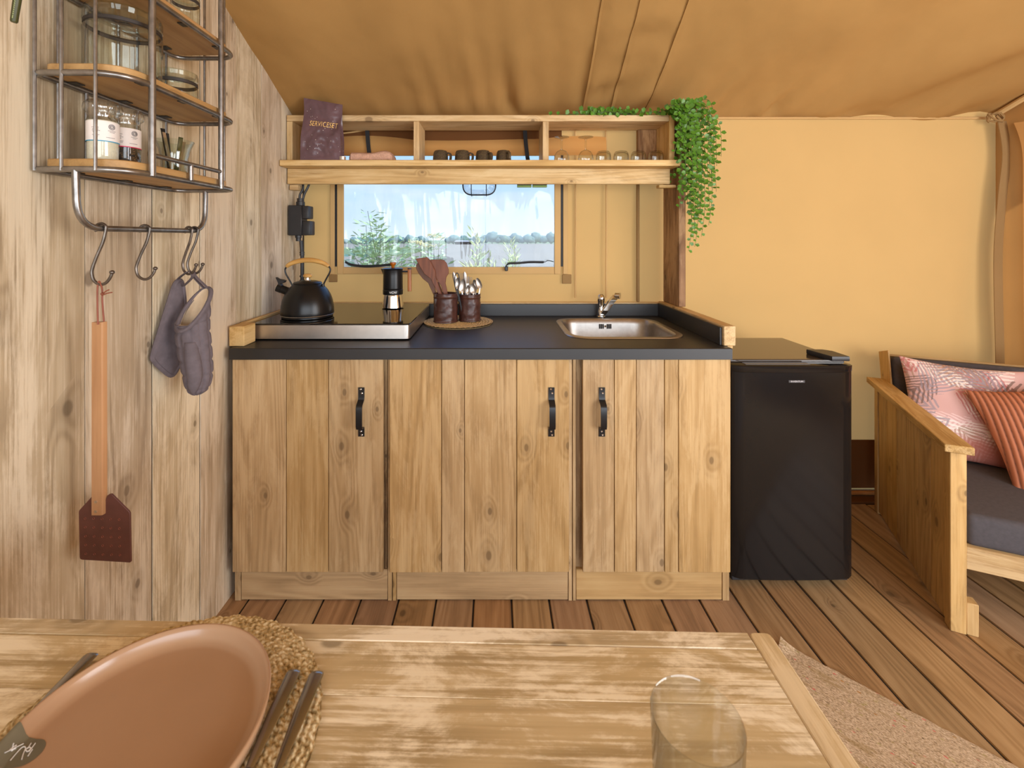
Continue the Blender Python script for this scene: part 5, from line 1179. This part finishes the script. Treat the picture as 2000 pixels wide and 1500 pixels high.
def T(s, b, z, tiltx, roll, yaw=0): return Matrix.Translation((s, b, z)) @ Matrix.Rotation(R(yaw), 4, 'Z') @ Matrix.Rotation(R(90-tiltx), 4, 'X') @ Matrix.Rotation(R(roll), 4, 'Z')
pil(.43, .41, .13, 240, T(.262, .545, .572, 22, -3, 2), 'scatter_pillow', M['leaf_print'], 'pink pillow printed with palm leaves leaning on the charcoal back cushion', leafprint, None, .006, 3)
def cord_groove_shade(u, v):
    s_ = (u*1.0-v*.10+.05*v*v)*.21; m = abs(math.sin(s_*math.pi/.0165)); a, b = Vector(srgb(90, 48, 30)), Vector(srgb(190, 116, 80)); return tuple(a.lerp(b, m**.6))  # rust cloth colour with shade painted into the grooves between cords
M['cord_shaded'] = printmat('rust_corduroy')
pil(.42, .40, .13, 170, T(.462, .385, .553, 28, 14, -8), 'scatter_pillow', M['cord_shaded'], 'rust corduroy pillow lying in front of the pink palm pillow', cord_groove_shade, lambda x, y, u, v: .0042*abs(math.sin((u*1.0-v*.10+.05*v*v)*.21*math.pi/.0165)), .006, 8)
# ================================================================ TABLE
tb = thing('dining_table', (0, 0, 0), 'pale worn plank dining table in front of the kitchen, set with a plate', 'table')
TZ = .76; TL, TD = 1.31, .92          # local: x from -TL to 0, y from -TD to 0, corner at far edge
tp_ = [(-.027, -.002)]
def tbox(x0, x1, y0, y1, name, mat, z0=TZ-.028, z1=TZ): return MB().box(x0, x1, y0, y1, z0, z1, .0006 if name == 'top_plank' else .0018).build(name, mat, tb)
MB().prism(rrect(-.0295, 0, -TD, 0, .008, 3), TZ-.04, TZ, .0016).build('edge_board', M['table_wood_y'], tb)
tbox(-TL, -TL+.03, -TD, 0, 'edge_board', M['table_wood_y'], TZ-.04)
tbox(-TL+.0305, -.030, -.0265, 0, 'edge_board', M['table_wood'], TZ-.04)
tbox(-TL+.0305, -.030, -TD, -TD+.0265, 'edge_board', M['table_wood'], TZ-.04)
ys_ = [-.027, -.098, -.262, -.43, -.60, -.77, -TD+.027]
for y1, y0 in zip(ys_, ys_[1:]): tbox(-TL+.031, -.0305, y0+.0001, y1-.0001, 'top_plank', M['table_wood'], TZ-.03, TZ-random.uniform(.0001, .0004))
for x in (-TL+.08, -.08):
    for y in (-TD+.08, -.08): MB().box(x-.035, x+.035, y-.035, y+.035, 0, TZ-.0415, .003).build('leg', M['table_wood_y'], tb)
for y in (-TD+.08, -.08): MB().box(-TL+.116, -.116, y-.012, y+.012, TZ-.13, TZ-.0415, .002).build('apron', M['table_wood'], tb)
tb.location = (.378, .618, 0); tb.rotation_euler = (0, 0, R(-1.35))
# placemat
PM = Vector((-.365, .466, TZ)); Rm = .1745
def pm(u, v):
    r, a, z = braid(u, v, Rm, .0072, .0048, .0085); return (PM.x+r*math.cos(a), PM.y+r*math.sin(a), TZ+.0006+z)
def pmcol():
    t2 = NT('woven_grass'); v = t2.co(False); f = t2.noise(v, 240, 2); f2 = t2.noise(v, 60, 3)
    c = t2.ramp(t2.math('ADD', t2.math('MULTIPLY', f, .6), t2.math('MULTIPLY', f2, .4)), [(.36, srgb(140, 118, 74)), (.5, srgb(206, 184, 138)), (.64, srgb(238, 224, 190))])
    return t2.done(t2.pbsdf(c, .8))
m1 = MB().grid(pm, 640, 150, True); m1.lathe([(0, .0002), (Rm-.003, .0002), (Rm, .002)], 80, (PM.x, PM.y, TZ))
m1.build('placemat', pmcol(), origin=(PM.x, PM.y, TZ), label='round woven grass placemat on the dining table', cat='placemat', angle=180)
# plate
PC = Vector((-.376, .472, TZ+.0058))
t = thing('dinner_plate', PC, 'glazed terracotta dinner plate on the woven placemat', 'plate')
prof = [(0, .0), (.100, .0), (.116, .0015), (.1245, .007), (.1272, .016), (.1278, .0215), (.1265, .0232), (.1245, .0226), (.1222, .018), (.1190, .0105), (.1155, .0070), (.108, .0056), (.085, .0051), (0, .005)]
MB().lathe(prof, 96, PC).build('dish', M['plate'], t, angle=70)
ip = [Vector((.1265, .0232, 0)), Vector((.1245, .0226, 0)), Vector((.1222, .018, 0)), Vector((.1190, .0105, 0)), Vector((.1155, .0070, 0)), Vector((.108, .0056, 0)), Vector((.085, .0051, 0)), Vector((.05, .005, 0))]
def along(s_):
    d = 0
    for a, b in zip(ip, ip[1:]):
        L = (b-a).length
        if s_ <= d+L: p = a.lerp(b, (s_-d)/L); tg = (b-a).normalized(); nn = Vector((tg.y, -tg.x, 0)); nn = nn if nn.y > 0 else -nn; return p, nn
        d += L
    return ip[-1], Vector((0, 1, 0))
SA = math.radians(180+5)
def onplate(tg, s_, off=.0004):
    p, nn = along(s_); p = p+nn*off; a = SA-tg/.118; return (PC.x+p.x*math.cos(a), PC.y+p.x*math.sin(a), PC.z+p.y)
def stk_pt(u, v):
    s_ = v*.046; w = .0145*(1-max(0, (s_-.034)/.012)**2)**.5 if s_ > .034 else .0145; return onplate((u*2-1)*max(w, .001), s_)
stk = MB().grid(stk_pt, 13, 40).build('sticker', M['sticker'], t)
ink = MB()
for st2 in ([(-.003, .012), (.001, .0165), (-.004, .016), (.002, .0135), (-.002, .018)], [(.006, .0115), (-.008, .021)], [(.0075, .022), (-.004, .0225), (-.005, .026), (.001, .029), (.007, .032)], [(-.003, .0275), (-.0055, .029), (-.004, .032), (-.001, .0315), (-.003, .0275)], [(-.004, .029), (-.0095, .0275)], [(-.001, .033), (-.0095, .032)], [(.004, .0355), (-.003, .0345)]):
    ink.tube(catmull([onplate(-a, b, .0008) for a, b in st2], 5), .0005, 5)
ink.build('handwriting', M['white_ink'], stk)
# cutlery on the table
def handle_piece(name, x, y1, label, cat, kind):
    z = TZ+.0072; t2 = thing(name, (x, y1-.1, z), label, cat, 'cutlery laid beside the plate'); L = .205; mb = MB(); y0 = y1-L
    def rg(y, w, h, dz=0): return [(x+w*math.cos(a), y, z+dz+h*(1+math.sin(a))) for a in [2*math.pi*k/12 for k in range(12)]]
    mb.loft([rg(y1, .0045, .0010), rg(y1-.002, .0078, .0018), rg(y1-.006, .0088, .0022), rg(y1-.05, .0080, .0023), rg(y1-.085, .0058, .0023), rg(y1-.105, .0040, .0020)]); mb.build('handle', M['cutlery'], t2)
    if kind == 'knife':
        MB().loft([[(x-.0045, y, z+.0015), (x+.0045+w, y, z+.0015), (x+.0045+w, y, z+.003), (x-.0045, y, z+.0035)] for y, w in ((y1-.104, 0), (y1-.125, .004), (y0+.02, .004), (y0, -.004))]).build('blade', M['cutlery'], t2)
    elif kind == 'fork':
        mb = MB(); mb.loft([[(x-w, y, z+.0012+dz), (x+w, y, z+.0012+dz), (x+w, y, z+.0032+dz), (x-w, y, z+.0032+dz)] for y, w, dz in ((y1-.104, .0038, 0), (y1-.14, .011, -.0005), (y1-.155, .0115, 0))])
        for q in range(4): mb.tube([(x-.0095+.0063*q, y1-.154, z+.0022), (x-.0095+.0063*q, y0, z+.006)], [.0019, .001], 6)
        mb.build('tines', M['cutlery'], t2)
    else:
        MB().grid(lambda u, v: (x+.019*v*math.cos(2*math.pi*u)*.98, y0+.03+.036*v*math.sin(2*math.pi*u), z+.001+.007*v*v), 24, 6, True).build('bowl', M['cutlery'], t2)
    return t2
handle_piece('table_fork', -.2455, .556, 'steel cutlery handle lying on the placemat right against the plate rim', 'cutlery', 'fork')
handle_piece('table_spoon', -.2165, .554, 'steel cutlery handle near the outer edge of the placemat, away from the plate', 'cutlery', 'spoon')
handle_piece('table_knife', -.5135, .578, 'steel cutlery handle on the plank wall side of the terracotta plate', 'cutlery', 'knife')
# tumbler near the camera
gc = (.182, .405, TZ); MB().lathe([(0, .001), (.030, .001), (.0345, .006), (.0365, .03), (.0395, .11), (.0388, .1106), (.0378, .109), (.035, .03), (.031, .010), (0, .008)], 56, gc).build('water_glass', M['glass'], label='clear water glass standing on the bare end of the dining table', cat='glass', origin=gc)
# ================================================================ RUG
ra = Vector((.921, 1.448)); e1 = Vector((.37, -.35)).normalized(); e2 = Vector((-e1.y, e1.x))*-1
RL, RW = 1.9, 1.0
def rug(u, v):
    p = ra+e1*(u*RL)+e2*(v*RW); z = .004+.0022*abs(math.sin(v*RW*math.pi/.0095))*(.6+.4*math.sin(u*RL*math.pi/.006+math.floor(v*RW/.0095)*math.pi))+.0012*nz3(u*9, v*9)
    ed = .004*nz3(u*60, v*2)*sm(.03, 0, v); z += .018*max(0, 1-math.hypot(u*RL, v*RW)/.045)
    return (p.x+e2.x*ed, p.y+e2.y*ed, z)
def rugmat():
    t2 = NT('woven_rag_rug'); v = t2.co(False); mp = t2.n('ShaderNodeMapping'); mp.inputs['Rotation'].default_value = (0, 0, -math.atan2(e1.y, e1.x)); t2.l(v, mp.inputs[0]); q = mp.outputs[0]
    a = t2.noise(t2.vmul(q, (1, 4, 1)), 130, 2); b = t2.noise(t2.vmul(q, (1, 3, 1)), 280, 2); c0 = t2.noise(t2.vmul(q, (.15, 1, 1)), 60, 3)
    c = t2.ramp(t2.math('ADD', t2.math('MULTIPLY', a, .5), t2.math('MULTIPLY', b, .5)), [(.34, srgb(96, 76, 50)), (.47, srgb(178, 152, 118)), (.6, srgb(216, 192, 162))])
    c = t2.mix(t2.math('MULTIPLY', t2.mapr(c0, .55, .66), .5), c, srgb(150, 122, 70))
    vo = t2.n('ShaderNodeTexVoronoi'); t2.l(t2.vmul(q, (1, 2.6, 1)), vo.inputs['Vector']); vo.inputs['Scale'].default_value = 52; s3 = t2.n('ShaderNodeSeparateColor'); t2.l(vo.outputs['Color'], s3.inputs[0])
    m_ = t2.math('MULTIPLY', t2.mapr(vo.outputs['Distance'], .30, .2), t2.mapr(s3.outputs[0], .90, .91)); c = t2.mix(t2.math('MULTIPLY', m_, .8), c, srgb(206, 74, 76))
    m_ = t2.math('MULTIPLY', t2.mapr(vo.outputs['Distance'], .34, .2), t2.mapr(s3.outputs[1], .86, .87)); c = t2.mix(t2.math('MULTIPLY', m_, .6), c, srgb(150, 140, 50))
    return t2.done(t2.pbsdf(c, .95))
rg = MB().grid(rug, 420, 240)
rug_o = rg.build('woven_rug', rugmat(), label='beige flecked woven rug lying on the deck beside the dining table', cat='rug', angle=180)
bpy.context.view_layer.update()
